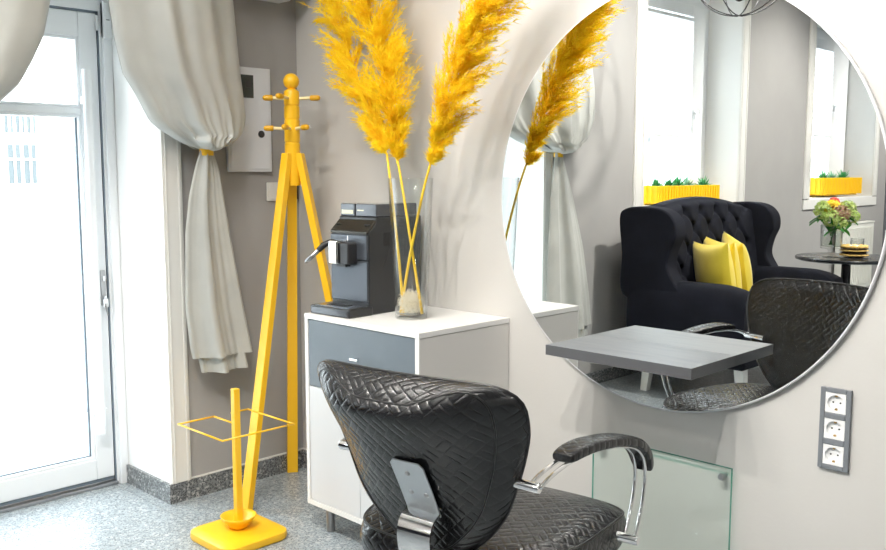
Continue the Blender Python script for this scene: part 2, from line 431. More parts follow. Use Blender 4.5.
# ------------------------------------------------------------------ windows with blinds
def window(n, W, sash_r, bar_y, blind, handle, idx):
    a, b_, z0, z1 = W
    e = empty('window_%d' % n, (-.28, (a+b_)/2, z0)); e['kind'] = 'structure'
    cy = (a+b_)/2
    def bx(mb, x0, x1, y0, y1, q0, q1): return mb.box(x0+.28, x1+.28, y0-cy, y1-cy, q0-z0, q1-z0)
    fr = MB()
    bx(fr, -.34, -.27, a, a+.06, z0, z1); bx(fr, -.34, -.27, b_-.06, b_, z0, z1); bx(fr, -.34, -.27, a+.06, b_-.06, z0, z0+.05); bx(fr, -.34, -.27, a+.06, b_-.06, z1-.09, z1)
    fr.build('window_frame', MT['upvc'], e, bevel=.004)
    sr, sl_ = sash_r, b_-.06
    s = MB()
    bx(s, -.33, -.25, a+.06, sr, z0+.05, z1-.09); bx(s, -.33, -.25, sl_-.07, sl_, z0+.05, z1-.09)
    bx(s, -.33, -.25, sr, sl_-.07, z0+.05, z0+.12); bx(s, -.33, -.25, sr, sl_-.07, z1-.17, z1-.09)
    s.build('sash', MT['upvc'], e, bevel=.004)
    s = MB(); bx(s, -.31, -.28, bar_y-.02, bar_y+.02, z0+.12, blind[2]); s.build('glazing_bar', MT['upvc'], e)
    g = MB(); bx(g, -.30, -.296, sr, sl_-.07, z0+.12, z1-.17); g.build('window_glass', MT['pane'], e)
    h = MB(); bx(h, -.25, -.24, handle[0]-.014, handle[0]+.014, handle[1]-.03, handle[1]+.04)
    bx(h, -.24, -.205, handle[0]-.008, handle[0]+.008, handle[1]+.012, handle[1]+.03); bx(h, -.222, -.205, handle[0]-.01, handle[0]+.01, handle[1]-.11, handle[1]+.03)
    h.build('window_handle', MT['upvc'], e, bevel=.004)
    bl = empty('pleated_blind', (-.24, cy, 0))
    tag(bl, ['white pleated blind half lowered in the window behind the black sofa', 'white pleated blind half lowered in the window behind the flowers'][idx], 'blind', 'pleated blinds in the windows')
    y0, y1, zb, zt = blind
    npl = int((zt-zb)/.02); pts = [(.006 if i % 2 else -.006, zb + (zt-zb)*i/npl) for i in range(npl+1)]
    p = MB(); p.grid(2, len(pts), lambda u, v: (pts[round(v*(len(pts)-1))][0], (y0 if u == 0 else y1)-cy + (0.004 if round(v*(len(pts)-1)) % 2 else 0)*(1 if u == 0 else -1), pts[round(v*(len(pts)-1))][1]))
    p.build('blind_fabric', MT['blind'], bl)
    r = MB(); r.box(-.011, .009, y0-cy-.004, y1-cy+.004, zb-.022, zb); r.build('bottom_rail', MT['upvc'], bl, bevel=.002)
    r = MB(); r.box(-.011, .009, y0-cy-.004, y1-cy+.004, zt, zt+.025); r.build('top_rail', MT['upvc'], bl, bevel=.002)
window(1, W1, -3.87, -3.34, (-3.84, -2.93, 1.615, 2.45), (-3.91, 1.77), 0)
window(2, W2, -6.50, -6.22, (-6.47, -5.58, 1.69, 2.47), (-6.56, 1.95), 1)

# ------------------------------------------------------------------ outside: street and the house across
struct(MB().box(-30, -WT, -25, 25, -.15, -.02), 'ground', MT['pavement'])
bd_ = empty('building', (-17, 0, 0)); tag(bd_, 'pale overexposed house across the street seen through the glass door', 'building')
fac = MB().box(-1, 0, -22, 22, -.02, 14); fac.build('wall', MT['facade'], bd_)
FWIN = [(y, y+.17, 2.18, 2.56) for y in (4.93, 5.17, 5.40)] + [(y, y+.25, 1.10, 1.93) for y in (4.97, 5.30)] + [(y, y+.9, 2.4, 4.0) for y in (-9, -6.5, -4, -1.5, 8.5, 11)]
for (y0, y1, z0, z1) in FWIN:
    w = MB(); w.box(0, .02, y0, y1, z0, z1); o_ = w.build('window', MT['facade_window'], bd_)
    f_ = MB(); f_.box(.02, .05, (y0+y1)/2-.02, (y0+y1)/2+.02, z0, z1)
    if z1-z0 > .8: f_.box(.02, .05, y0, y1, z0+(z1-z0)*.6, z0+(z1-z0)*.6+.04)
    f_.build('window_bar', MT['white_paint'], o_)

# ------------------------------------------------------------------ curtains
def curtain(name, label, left_tab, right_tab, xoff, zt, tie, hem_parts, seed, nf, lower):
    """upper swag that bellies out and is gathered by a tie, lower tail that flares again"""
    rnd = random.Random(seed)
    e = empty(name, (xoff, tie[0], 0)); tag(e, label, 'curtain', 'satin curtains at the door')
    ph = [rnd.uniform(0, 6.28) for _ in range(6)]
    zs0, zs1 = tie[1], zt
    def up(side):
        vb = .16
        def fn(u, v):
            s2 = abs(2*u-1)
            zb = tie[1] + .030 + (.062 if u < .5 else .045)*s2**1.6 - .010*(1-s2) - .016*abs(sin(pi*nf*u*1.2+ph[0]))
            if v < vb: k = v/vb; z = zb
            else: k = 1.; z = zb + (zs1-zb)*((v-vb)/(1-vb))**1.35
            q = 0 if v < vb else (v-vb)/(1-vb)
            yl = interp(left_tab, max(z, tie[1]+.05)); yr = interp(right_tab, max(z, tie[1]+.035))
            y = yl + (yr-yl)*u; prof = sin(pi*min(max(u, .0001), .9999))**.5
            fold = .50*sin(2*pi*nf*u+ph[0]+.8*q) + .32*sin(2*pi*(nf*.55)*u+ph[1]-1.0*q) + .2*sin(2*pi*nf*1.8*u+ph[2]+q)
            crinkle = (.5*sin(2*pi*nf*2.6*u+ph[3]+5*q) + .3*sin(2*pi*nf*4.1*u+ph[4]-7*q))*(1-smoothstep(.0, .35, q))
            depth = .115-.03*smoothstep(.3, 1, q)
            x = depth*prof + (.034*fold + .014*crinkle)*prof
            if side < 0: x = (-.02 + .25*.03*fold)*prof
            if k < 1:   # underside curls in to the gathered neck
                yn = tie[0] + (u-.5)*.05; xn = .022*prof*side
                e_ = smoothstep(0, 1, k)**.8
                return (xn+(x-xn)*e_, (yn+(y-yn)*k)-tie[0], tie[1] + (zb-tie[1])*k - .012*sin(pi*k) )
            return (x, y-tie[0], z)
        return fn
    mb = MB(); mb.grid(110, 60, up(1)); mb.grid(110, 60, up(-1)); mb.build('swag', MT['fabric'], e, smooth=True, fix=False)
    z1_, z0_ = tie[1], lower['z']
    lt, rt = lower['l'], lower['r']
    def low(side, zadd=0, inset=0):
        def fn(u, v):
            hem = z0_ + lower['step']*(1 if u > .5 else 0)*smoothstep(.5, .54, u) + zadd
            z = z1_ + (hem-z1_)*v
            yl = interp(lt, z) + inset; yr = interp(rt, z) - inset; y = yl + (yr-yl)*u; w = abs(yr-yl)
            fold = .75*sin(2*pi*1.8*u+ph[4]) + .3*sin(2*pi*3.3*u+ph[5]+v) + .06*sin(2*pi*8*u)
            prof = sin(pi*min(max(u, .0001), .9999))**.5
            x = (.02+.035*v)*prof*side*(.9 if side > 0 else .5) + (.008+.03*v)*fold*prof*(1 if side > 0 else .5)
            return (x + (-.012 if zadd else 0), y-tie[0], z)
        return fn
    mb = MB(); mb.grid(80, 40, low(1)); mb.grid(80, 40, low(-1)); mb.build('tail', MT['fabric'], e, smooth=True, fix=False)
    mb = MB(); mb.grid(60, 30, low(1, -.065, .03)); mb.build('lining', MT['fabric'], e, smooth=True, fix=False)
    mb = MB(); prof = [(.032, -.028), (.036, -.014), (.036, .014), (.032, .028)]
    mb.grid(24, 4, lambda u, v: (.028*cos(2*pi*u), .027*sin(2*pi*u), tie[1]-.004+prof[round(v*3)][1]*.8), closeu=True)
    tb = mb.build('tieback', MT['yellow'], e, smooth=True, fix=False); tb['label'] = 'yellow fabric tieback'
    return e
curtain('curtain', 'grey satin curtain tied with a yellow band, to the right of the door',
        [(1.43, -.545), (1.455, -.62), (1.49, -.695), (1.53, -.745), (1.63, -.80), (1.70, -.845), (1.82, -.872), (1.95, -.888), (2.6, -.92)],
        [(1.43, -.475), (1.452, -.42), (1.475, -.365), (1.53, -.342), (1.56, -.338), (1.65, -.345), (1.79, -.360), (2.02, -.378), (2.6, -.40)],
        .085, 2.62, (-.508, 1.43), 0, 3, 3,
        dict(z=.60, step=0.0, l=[(.5, -.575), (.64, -.605), (.80, -.622), (1.1, -.612), (1.25, -.59), (1.36, -.56), (1.43, -.533)],
             r=[(.5, -.31), (.6, -.325), (.80, -.362), (1.1, -.415), (1.35, -.455), (1.43, -.483)]))
curtain('curtain', 'grey satin curtain swag to the left of the door, at the edge of the view',
        [(1.45, -1.84), (1.48, -1.93), (1.53, -2.06), (1.65, -2.13), (1.8, -2.13), (1.95, -2.10), (2.6, -2.05)],
        [(1.45, -1.76), (1.47, -1.60), (1.50, -1.44), (1.565, -1.285), (1.63, -1.217), (1.70, -1.175), (1.80, -1.125), (1.92, -1.097), (2.1, -1.075), (2.6, -1.06)],
        .085, 2.62, (-1.80, 1.45), 0, 11, 4,
        dict(z=.42, step=0.0, l=[(.35, -2.16), (.6, -2.12), (.9, -2.05), (1.2, -1.94), (1.45, -1.83)],
             r=[(.35, -1.70), (.6, -1.70), (.9, -1.71), (1.2, -1.73), (1.45, -1.77)]))
rod = MB(); rod.tube([(.10, -2.3, 2.655), (.10, -.2, 2.655)], .014, 12); tag(rod.build('curtain_rod', MT['steel'], smooth=True), 'thin metal curtain rod above the door curtains', 'curtain rod')

# ------------------------------------------------------------------ things on the window wall
mt = empty('electric_meter_box', (0, -.258, 1.34)); tag(mt, 'white flush electric meter box with small window on the grey wall', 'meter box')
MB().box(0, .018, -.107, .107, 0, .432).build('cabinet_body', MT['box_white'], mt, bevel=.003)
MB().box(.018, .0215, -.094, .096, .012, .42).build('cabinet_door', MT['box_white'], mt, bevel=.001)
MB().box(.0215, .023, -.046, .018, .306, .40).build('meter_window', MT['meter'], mt)
MB().box(.023, .0245, -.030, -.026, .33, .345).box(.023, .0245, -.022, .006, .348, .375).build('meter_dial', MT['dark'], mt)
k = MB(); k.lathe([(0.0001, 0), (.015, 0), (.015, .004), (.006, .006)], (.0215, .052, .158), 20, 'x'); k.build('lock', MT['dark'], mt)
ac = empty('ventilation_unit', (0, -.085, 2.052)); tag(ac, 'white ventilation unit high on the grey wall above the meter box', 'ventilation unit')
MB().prism([(0, 0), (.08, .0), (.17, .04), (.19, .10), (.19, .29), (0, .29)], -.255, 0, 'y').build('housing', MT['upvc'], ac, bevel=.008)
MB().box(.10, .14, -.225, -.03, -.002, .02).build('air_flap', MT['upvc'], ac)
sw = empty('light_switch', (0, -.145, 1.215)); tag(sw, 'small cream switch plate on the grey wall behind the coat rack', 'switch')
MB().box(0, .009, -.028, .04, 0, .08).build('plate', MT['casing'], sw, bevel=.003)
MB().box(.009, .013, -.018, .03, .01, .07).build('rocker', MT['casing'], sw, bevel=.002)
td = empty('wall_controller', (0, -.04, 1.22)); tag(td, 'small black wall controller with red and green lights, behind the coat rack', 'controller')
MB().box(0, .02, -.028, .022, 0, .078).build('casing', MT['dark'], td, bevel=.003)
MB().box(.02, .0215, -.020, -.015, .052, .057).build('red_light', MT['red_led'], td)
MB().box(.02, .0215, -.006, .002, .060, .066).build('green_light', MT['green_led'], td)
bt = MB()
for i in range(3): bt.box(.02, .022, -.012, .010, .008+i*.013, .016+i*.013)
bt.build('button', MT['plug_frame'], td)

# ------------------------------------------------------------------ coat rack
CR = Vector((.26, -.22, 0))
cr = empty('coat_rack', CR); tag(cr, 'yellow wooden tripod coat rack standing in the corner', 'coat rack')
p = MB(); R_ = .031
prof = [(R_*.98, 1.285), (R_, 1.29), (R_, 1.452), (R_*.93, 1.455), (R_*.93, 1.459), (R_, 1.462), (R_, 1.545), (R_*.93, 1.548), (R_*.93, 1.552), (R_, 1.555), (R_, 1.60), (R_*.93, 1.602), (R_*.93, 1.606), (R_, 1.609), (R_, 1.655), (R_*.95, 1.662), (R_*.55, 1.67)]
for i in range(13): a_ = -1.1 + (pi/2+1.1)*i/12; prof.append((max(.0001, .032*cos(a_)), 1.70+.032*sin(a_)))
p.lathe(prof, n=28); p.build('post', MT['yellow'], cr, smooth=True, angle=30)
feet = [Vector((.03, -.085, 0)), Vector((.298, -.505, 0)), Vector((.535, -.055, 0))]
for fpt in feet:
    d = fpt - CR; d.z = 0; dn = d.normalized(); side = Vector((-dn.y, dn.x, 0))
    mb = MB(); hw, ht = .0235, .011
    t0 = dn*.030; t1 = d
    q = []
    for (base, z) in ((t1, 0), (t0, 1.415)):
        for (a_, b_) in ((-ht, -hw), (ht, -hw), (ht, hw), (-ht, hw)):
            q.append(base + dn*a_*1.3 + side*b_*(1 if z == 0 else .8) + Vector((0, 0, z)))
    mb.add(q, [(0,1,2,3), (4,7,6,5), (0,4,5,1), (1,5,6,2), (2,6,7,3), (3,7,4,0)])
    lg = mb.build('leg', MT['yellow'], cr, bevel=.0025)
    sc_ = MB(); sc_.lathe([(.0001, 0), (.005, 0), (.004, .003)], (0, 0, 0), 10, 'x')
def peg(ang, z):
    A = radians(44.6 + ang); dn = Vector((cos(A), sin(A), 0))
    mb = MB(); mb.tube([dn*.025+Vector((0,0,z)), dn*.075+Vector((0,0,z+.003))], .0065, 10)
    o_ = mb.build('peg', MT['cream_peg'], cr, smooth=True, angle=40)
    k = MB(); a0 = dn*.074+Vector((0,0,z+.003))
    k.tube([a0, a0+dn*.004, a0+dn*.03, a0+dn*.038, a0+dn*.041], [.008, .0115, .0115, .009, .004], 12); k.build('peg_knob', MT['yellow_knob'], o_, smooth=True, angle=50)
for a_ in (0, 182, 250): peg(a_, 1.632)
for a_ in (-48, 178, 262): peg(a_, 1.512)

# ------------------------------------------------------------------ umbrella stand
US = Vector((.500, -.668, 0))
us = empty('umbrella_stand', US); tag(us, 'low yellow umbrella stand with square wire ring on a square base', 'umbrella stand')
def rsq(h, r, n=6):
    out = []
    for cx, cy, a0 in ((h-r, h-r, 0), (-h+r, h-r, 90), (-h+r, -h+r, 180), (h-r, -h+r, 270)):
        for i in range(n+1):
            a_ = radians(a0 + 90*i/n); out.append((cx + r*cos(a_), cy + r*sin(a_)))
    return out
mb = MB(); lv = [(.128, 0), (.137, .003), (.140, .012), (.138, .03), (.126, .037), (.10, .041)]
n_ = len(rsq(.1, .03)); vs = []; fs = []
for (h, z) in lv: vs += [(x, y, z) for x, y in rsq(h, .05*h/.14)]
for i in range(len(lv)-1):
    for k_ in range(n_): fs.append((i*n_+k_, i*n_+(k_+1) % n_, (i+1)*n_+(k_+1) % n_, (i+1)*n_+k_))
fs.append(tuple(range(n_-1, -1, -1))); fs.append(tuple((len(lv)-1)*n_+k_ for k_ in range(n_)))
mb.add(vs, fs); mb.build('base', MT['yellow'], us, smooth=True, angle=40)
mb = MB(); mb.lathe([(.0001, .042), (.026, .042), (.035, .046), (.054, .072), (.066, .088), (.063, .089), (.050, .072), (.032, .05), (.0001, .048)], n=32); mb.build('drip_bowl', MT['yellow'], us, smooth=True)
mb = MB(); mb.box(-.0125, .0125, -.0125, .0125, .048, .562); mb.build('post', MT['yellow'], us, bevel=.003)
h = .148; zr = .43
mb = MB(); path = [(-.0, 0, zr), (-h, 0, zr), (-h, -h, zr), (h, -h, zr), (h, h, zr), (-h, h, zr), (-h, .075, zr), (-.01, .012, zr)]
for a_, b_ in zip(path, path[1:]): mb.tube([a_, b_], .0035, 8)
for a_ in path[1:-1]: mb.ball(a_, .0037, 8, 6)
mb.build('ring', MT['yellow'], us, smooth=True)

# ------------------------------------------------------------------ cabinet
CX0, CX1, CD, CZ0, CZ1 = .6244, 1.2278, .4465, .1086, .8266
cb = empty('cabinet', ((CX0+CX1)/2, -CD/2, 0)); tag(cb, 'white cabinet with slate drawer and pale doors against the wall', 'cabinet')
ox, oy = (CX0+CX1)/2, -CD/2
def cbx(mb, x0, x1, y0, y1, z0, z1): return mb.box(x0-ox, x1-ox, y0-oy, y1-oy, z0, z1)
t = .018
mb = MB(); cbx(mb, CX0, CX0+t, -CD, -.003, CZ0, CZ1-t); cbx(mb, CX0+t, CX1-.0, -CD, -.003, CZ0, CZ0+t)
cbx(mb, CX1-t, CX1, -CD, -CD+.006, CZ0+t, CZ1-t); cbx(mb, CX0+t, CX1-t, -.012, -.004, CZ0+t, CZ1-t)
mb.build('body', MT['white_lam'], cb, bevel=.0008)
mb = MB(); cbx(mb, CX1-t, CX1-.0005, -CD+.0065, -.003, CZ0+t, CZ1-t-.0015); mb.build('side_panel', MT['grey_side'], cb)
mb = MB(); cbx(mb, CX0, CX1+.001, -CD-.001, -.002, CZ1-t, CZ1); mb.build('top', MT['white_lam'], cb, bevel=.001)
mb = MB(); cbx(mb, CX0+t+.002, CX1-t-.002, -CD+.003, -CD+.02, .562, CZ1-t-.002); dr = mb.build('drawer', MT['blue_lam'], cb, bevel=.0008); dr['label'] = 'slate blue drawer front'
mid = .926
def knob(parent, x, z):
    k = MB(); k.tube([(x-ox, -CD-oy+.003, z), (x-ox, -CD-oy-.02, z)], .004, 10)
    k.tube([(x-ox-.012, -CD-oy-.024, z), (x-ox+.028, -CD-oy-.024, z)], .0055, 12); k.build('handle', MT['chrome'], parent, smooth=True, angle=40)
knob(dr, .925, .70)
for (a_, b_, kx) in ((CX0+t+.002, mid-.0015, mid-.06), (mid+.0015, CX1-t-.002, mid+.04)):
    mb = MB(); cbx(mb, a_, b_, -CD+.003, -CD+.02, CZ0+t+.002, .559); dd = mb.build('door', MT['grey_door'], cb, bevel=.0008); knob(dd, kx, .50)
for (x, y) in ((CX0+.06, -CD+.06), (CX1-.06, -CD+.06), (CX0+.06, -.06), (CX1-.06, -.06)):
    mb = MB(); mb.lathe([(.0165, 0), (.018, .004), (.0165, .008), (.0165, CZ0-.004), (.022, CZ0-.003), (.022, CZ0)], (x-ox, y-oy, 0), 20); mb.build('leg', MT['steel'], cb, smooth=True, angle=40)

# ------------------------------------------------------------------ coffee machine
MZ = CZ1
cm = empty('coffee_machine', (.735, -.21, MZ), radians(3)); tag(cm, 'black and slate espresso machine on top of the cabinet', 'coffee machine')
W2_ = .100
mb = MB(); mb.prism([(-.115, .0), (.16, .0), (.16, .352), (-.075, .352), (-.078, .33), (-.115, .296)], -W2_, W2_, 'x')
def toY(mb):  # prism above is (y,z) polygon swept along x
    return mb
mb.build('body', MT['machine'], cm, bevel=.006)
mb = MB(); mb.box(-W2_+.003, W2_-.003, -.121, -.113, .045, .195); mb.build('lower_front', MT['machine_front'], cm, bevel=.004)
mb = MB(); mb.box(-W2_+.003, W2_-.003, -.123, -.113, .199, .288); uf = mb.build('upper_front', MT['machine_front'], cm, bevel=.004)
MB().box(-.0015, .0015, -.125, -.1225, .262, .284).build('badge', MT['chrome'], uf)
mb = MB(); mb.prism([(-.122, .290), (-.114, .294), (-.074, .332), (-.076, .342), (-.122, .300)], -W2_+.002, W2_-.002, 'x'); ct = mb.build('control_panel', MT['machine_top'], cm, bevel=.003)
for x in (-.082, -.07, .068, .082):
    b_ = MB(); b_.lathe([(.0001, .0), (.006, 0), (.006, .004), (.0001, .0045)], (x, -.098, .322), 12); b_.build('button', MT['dark'], ct)
mb = MB(); mb.box(-W2_+.004, -.018, -.072, .02, .352, .398); lid = mb.build('bean_lid', MT['smoke'], cm, bevel=.004)
MB().box(-W2_+.012, -.026, -.0732, -.0718, .360, .374).build('printed_strip', MT['cream_label'], lid)
mb = MB(); mb.box(-.014, W2_-.004, -.072, .14, .352, .398); mb.build('water_tank_lid', MT['smoke'], cm, bevel=.004)
mb = MB(); mb.box(-.004, .03, -.0728, -.0718, .372, .376); mb.build('scale_mark', MT['cream_label'], cm)
mb = MB(); mb.box(-.108, .104, -.215, -.10, 0, .032); bs = mb.build('drip_tray', MT['machine'], cm, bevel=.005)
MB().box(-.10, .096, -.217, -.2145, .004, .026).build('tray_front', MT['smoke'], bs, bevel=.002)
mb = MB(); mb.box(-.096, .092, -.205, -.125, .032, .0345); mb.build('tray_plate', MT['tray'], bs)
mb = MB()
for i in range(7):
    mb.box(-.05+i*.014, -.042+i*.014, -.185, -.145, .0345, .036)
mb.build('tray_slot', MT['dark'], bs)
mb = MB(); mb.box(-.052, -.004, -.175, -.118, .182, .268); sp = mb.build('spout', MT['chrome'], cm, bevel=.007)
mb = MB(); mb.box(-.004, .046, -.165, -.118, .182, .262); mb.build('spout_housing', MT['dark'], cm, bevel=.007)
MB().box(-.03, .02, -.155, -.13, .172, .184).build('nozzle', MT['dark'], sp, bevel=.002)
mb = MB(); mb.tube([(-.066, -.12, .262), (-.078, -.145, .258), (-.092, -.16, .246), (-.108, -.17, .228)], [.007, .009, .012, .010], 12); wd = mb.build('steam_wand', MT['dark'], cm, smooth=True)
mb = MB(); mb.tube([(-.106, -.169, .230), (-.150, -.190, .188), (-.156, -.193, .182)], [.009, .008, .006], 12); mb.build('wand_tip', MT['steel'], wd, smooth=True)
for i, (ya, yb, za, zb) in enumerate(((.02, .12, .205, .265), (-.04, -.005, .245, .295))):
    mb = MB(); n_ = 12 if i == 0 else 5
    for k_ in range(n_): y = ya + (yb-ya)*k_/n_; mb.box(W2_-.001, W2_+.0012, y, y+(yb-ya)/n_*.45, za, zb)
    mb.build('side_vent', MT['leather_plain'], cm)
mb = MB(); mb.prism([(-.04, .17), (.02, .275), (.15, .275), (.15, .28), (.017, .28), (-.044, .17)], W2_-.001, W2_+.001, 'x'); mb.build('side_rib', MT['dark'], cm)

# ------------------------------------------------------------------ vase and pampas
VC = Vector((.985, -.25, MZ))
vs_ = empty('glass_vase', VC); tag(vs_, 'tall clear glass vase on the cabinet holding yellow pampas grass', 'vase')
mb = MB(); mb.lathe([(.0001, 0), (.054, 0), (.0565, .004), (.079, .488), (.0805, .490), (.0775, .492), (.076, .488), (.0535, .022), (.050, .016), (.0001, .014)], n=48)
mb.build('glass', MT['clear_thick'], vs_, smooth=True, angle=50)
rnd = random.Random(5)
fl = MB()
for i in range(2600):
    c0 = Vector((rnd.gauss(0, 1), rnd.gauss(0, 1), rnd.gauss(0, 1))).normalized()*rnd.uniform(.012, .036); c0 = Vector((c0.x*1.15, c0.y*1.15, c0.z*1.0+.056))
    d = Vector((rnd.gauss(0, 1), rnd.gauss(0, 1), rnd.gauss(0, 1))).normalized(); e_ = d.cross(Vector((rnd.gauss(0, 1), rnd.gauss(0, 1), rnd.gauss(0, 1)))).normalized()
    pts = []
    for k_ in range(5):
        a_ = (k_-2)*.55; q = c0 + d*sin(a_)*.016 + e_*(cos(a_)-1)*.016
        q.z = max(q.z, .017); rr_ = sqrt(q.x**2+q.y**2)
        if rr_ > .050: q.x *= .05/rr_; q.y *= .05/rr_
        pts.append(q)
    n2 = d.cross(e_)*.0005
    vv = []; 
    for q in pts: vv += [q-n2, q+n2]
    fl.add(vv, [(2*k_, 2*k_+1, 2*k_+3, 2*k_+2) for k_ in range(4)])
o_ = fl.build('fibre_filling', MT['fluff'], fix=False); o_.location = VC
tag(o_, 'ball of cream coloured fibre in the bottom of the glass vase', 'vase filling')

def ribbon(mb, pts, w, rnd):
    n_ = len(pts); d = (pts[-1]-pts[0]).normalized()
    s = d.cross(Vector((rnd.gauss(0, 1), rnd.gauss(0, 1), rnd.gauss(0, 1)))).normalized()
    vv = []
    for i, q in enumerate(pts):
        k_ = w*(1-(i/(n_-1))**1.5)+.00015; vv += [q-s*k_, q+s*k_]
    mb.add(vv, [(2*i, 2*i+1, 2*i+3, 2*i+2) for i in range(n_-1)])
def pampas(label, stem, plume, width, seed, droop, nb=330, lean=Vector((0, 0, 0)), tuft=1.0):
    """stem: points in the vase up to the plume; plume: axis points; width(t): half width"""
    rnd = random.Random(seed)
    base = Vector(stem[0])
    e = empty('pampas_grass', base); tag(e, label, 'pampas grass', 'yellow pampas grass in the glass vase')
    sp = catmull([Vector(q)-base for q in stem], 8); mb = MB(); L = len(sp)
    mb.tube(sp, [.0055-.0015*i/L for i in range(L)], 10); mb.build('stem', MT['stem'], e, smooth=True)
    ax = catmull([Vector(q)-base for q in plume], 12); n_ = len(ax)
    mb = MB(); mb.tube(ax, [.003*(1-i/n_)+.0006 for i in range(n_)], 6)
    clumps = [((k_+rnd.random())/90, rnd.uniform(0, 2*pi), rnd.uniform(.65, 1.18)) for k_ in range(90)]
    for b_ in range(nb):
        cq = rnd.choice(clumps); t_ = min(.999, max(0, (cq[0] + rnd.gauss(0, .012))**.9 if cq[0] > .03 else cq[0])); i = min(int(t_*(n_-1)), n_-2)
        p0 = ax[i].lerp(ax[i+1], t_*(n_-1)-i); d = (ax[min(i+3, n_-1)]-ax[max(i-1, 0)]).normalized()
        th = cq[1] + rnd.gauss(0, .42); a_ = d.orthogonal().normalized(); c_ = d.cross(a_); o1 = a_*cos(th)+c_*sin(th)
        W = width(t_)*rnd.uniform(.35, .98)*cq[2]
        Lb = W*1.6 + .045
        tipdir = (d*1.15 + o1*(W/Lb)*1.5 + droop*.55 + lean).normalized()
        P = [p0]; cur = p0.copy(); dirv = (d*1.2 + o1*.9).normalized(); m_ = 7
        for k_ in range(m_):
            f_ = (k_+1)/m_; dv = (dirv*(1-f_)+tipdir*f_ + droop*.35*f_*f_).normalized(); cur = cur + dv*Lb/m_; P.append(cur.copy())
        ribbon(mb, P, .0011, rnd)
        for hcount in range(26):
            k_ = rnd.uniform(.8, m_-.05); i2 = int(k_); q = P[i2].lerp(P[min(i2+1, m_)], k_-i2); dd = (P[min(i2+1, m_)]-P[max(i2-1, 0)]).normalized()
            r1 = Vector((rnd.gauss(0, 1), rnd.gauss(0, 1), rnd.gauss(0, 1))).normalized()
            l_ = rnd.uniform(.012, .034)*tuft
            q1 = q + (dd*.8+r1*.6).normalized()*l_*.5; q2 = q1 + (dd*.7+r1*.45+droop*.5).normalized()*l_*.5
            ribbon(mb, [q, q1, q2], .0011, rnd)
    mb.build('plume', MT['pampas'], e, fix=False)
    return e
Z0 = MZ+.018
pampas('yellow pampas plume leaning right, nearest the mirror',
       [(.948, -.266, Z0), (.992, -.266, 1.03), (1.058, -.268, 1.25), (1.10, -.270, 1.36)],
       [(1.10, -.270, 1.36), (1.16, -.272, 1.50), (1.245, -.275, 1.68), (1.33, -.275, 1.82), (1.44, -.275, 1.96)],
       lambda t: .012+.082*smoothstep(0, .30, t)*(1-.70*smoothstep(.55, 1, t)), 1, Vector((.55, 0, -.35)), 800)
pampas('yellow pampas plume in the middle, its feathers widest and hanging low',
       [(1.030, -.240, Z0), (.985, -.241, 1.05), (.936, -.243, 1.28), (.912, -.245, 1.385)],
       [(.912, -.245, 1.37), (.895, -.245, 1.50), (.855, -.243, 1.66), (.79, -.24, 1.82), (.725, -.24, 1.99), (.69, -.24, 2.08)],
       lambda t: .014+.084*smoothstep(0, .35, t)*(1-.5*smoothstep(.7, 1, t)), 2, Vector((.35, 0, -.5)), 950)
pampas('yellow pampas plume leaning left towards the coat rack',
       [(.966, -.268, Z0), (.938, -.270, 1.08), (.900, -.264, 1.28), (.872, -.258, 1.40)],
       [(.872, -.258, 1.40), (.81, -.256, 1.50), (.735, -.255, 1.64), (.645, -.25, 1.80), (.555, -.25, 1.95), (.515, -.25, 2.03)],
       lambda t:   .012+.060*smoothstep(0, .35, t)*(1-.6*smoothstep(.7, 1, t)), 3, Vector((-.25, 0, -.45)), 800)

# ------------------------------------------------------------------ mirror, shelf, glass splash panel, sockets
MC = Vector((1.844, 0, 1.258)); MR = .647
mi = empty('round_mirror', MC); tag(mi, 'large round frameless mirror on the pale wall', 'mirror')
mb = MB(); mb.lathe([(MR-.006, -.001), (MR-.002, -.001), (MR, -.004), (MR, -.0145), (MR-.003, -MIR), (MR-.006, -MIR)], n=160, axis='y', caps=False); mb.build('edge', MT['mirror_edge'], mi, smooth=True, angle=30)
mb = MB(); mb.lathe([(MR-.006, -.002), (MR-.006, -MIR)], n=160, axis='y'); mb.build('mirror_glass', MT['mirror'], mi)
SX0, SX1, SD, SZ0, SZ1 = 1.597, 2.090, .2467, .7844, .8156
sh = empty('wall_shelf', ((SX0+SX1)/2, -MIR-.0005, SZ0)); tag(sh, 'grey rectangular shelf board fixed across the lower part of the mirror', 'shelf')
hx = (SX1-SX0)/2
MB().box(-hx+.0012, hx-.0012, -SD+.0012, 0, 0, SZ1-SZ0).build('board', MT['shelf'], sh)
MB().box(-hx, hx, -SD, -SD+.0012, 0, SZ1-SZ0-.0004).box(-hx, -hx+.0012, -SD+.0012, 0, 0, SZ1-SZ0-.0004).box(hx-.0012, hx, -SD+.0012, 0, 0, SZ1-SZ0-.0004).build('edge_band', MT['shelf_edge'], sh)
gp = empty('splash_guard', (1.8525, -.012, .02)); tag(gp, 'clear greenish glass splash panel screwed to the wall below the mirror', 'glass panel')
GW, GH = .2435, .4636
MB().box(-GW+.002, GW-.002, -.012, -.006, .002, GH-.002).build('pane', MT['glass_panel'], gp)
mb = MB(); e2 = .002
mb.box(-GW, GW, -.012, -.006, GH-e2, GH); mb.box(-GW, GW, -.012, -.006, 0, e2); mb.box(-GW, -GW+e2, -.012, -.006, e2, GH-e2); mb.box(GW-e2, GW, -.012, -.006, e2, GH-e2); mb.build('pane_edge', MT['glass_edge'], gp)
for x in (-GW+.03, GW-.03):
    for z in (.03, GH-.03):
        mb = MB(); mb.lathe([(.0001, -.022), (.009, -.022), (.011, -.019), (.011, -.0125), (.006, -.012), (.006, .011)], (x, 0, z), 18, 'y'); mb.build('screw_cap', MT['steel'], gp, smooth=True, angle=40)
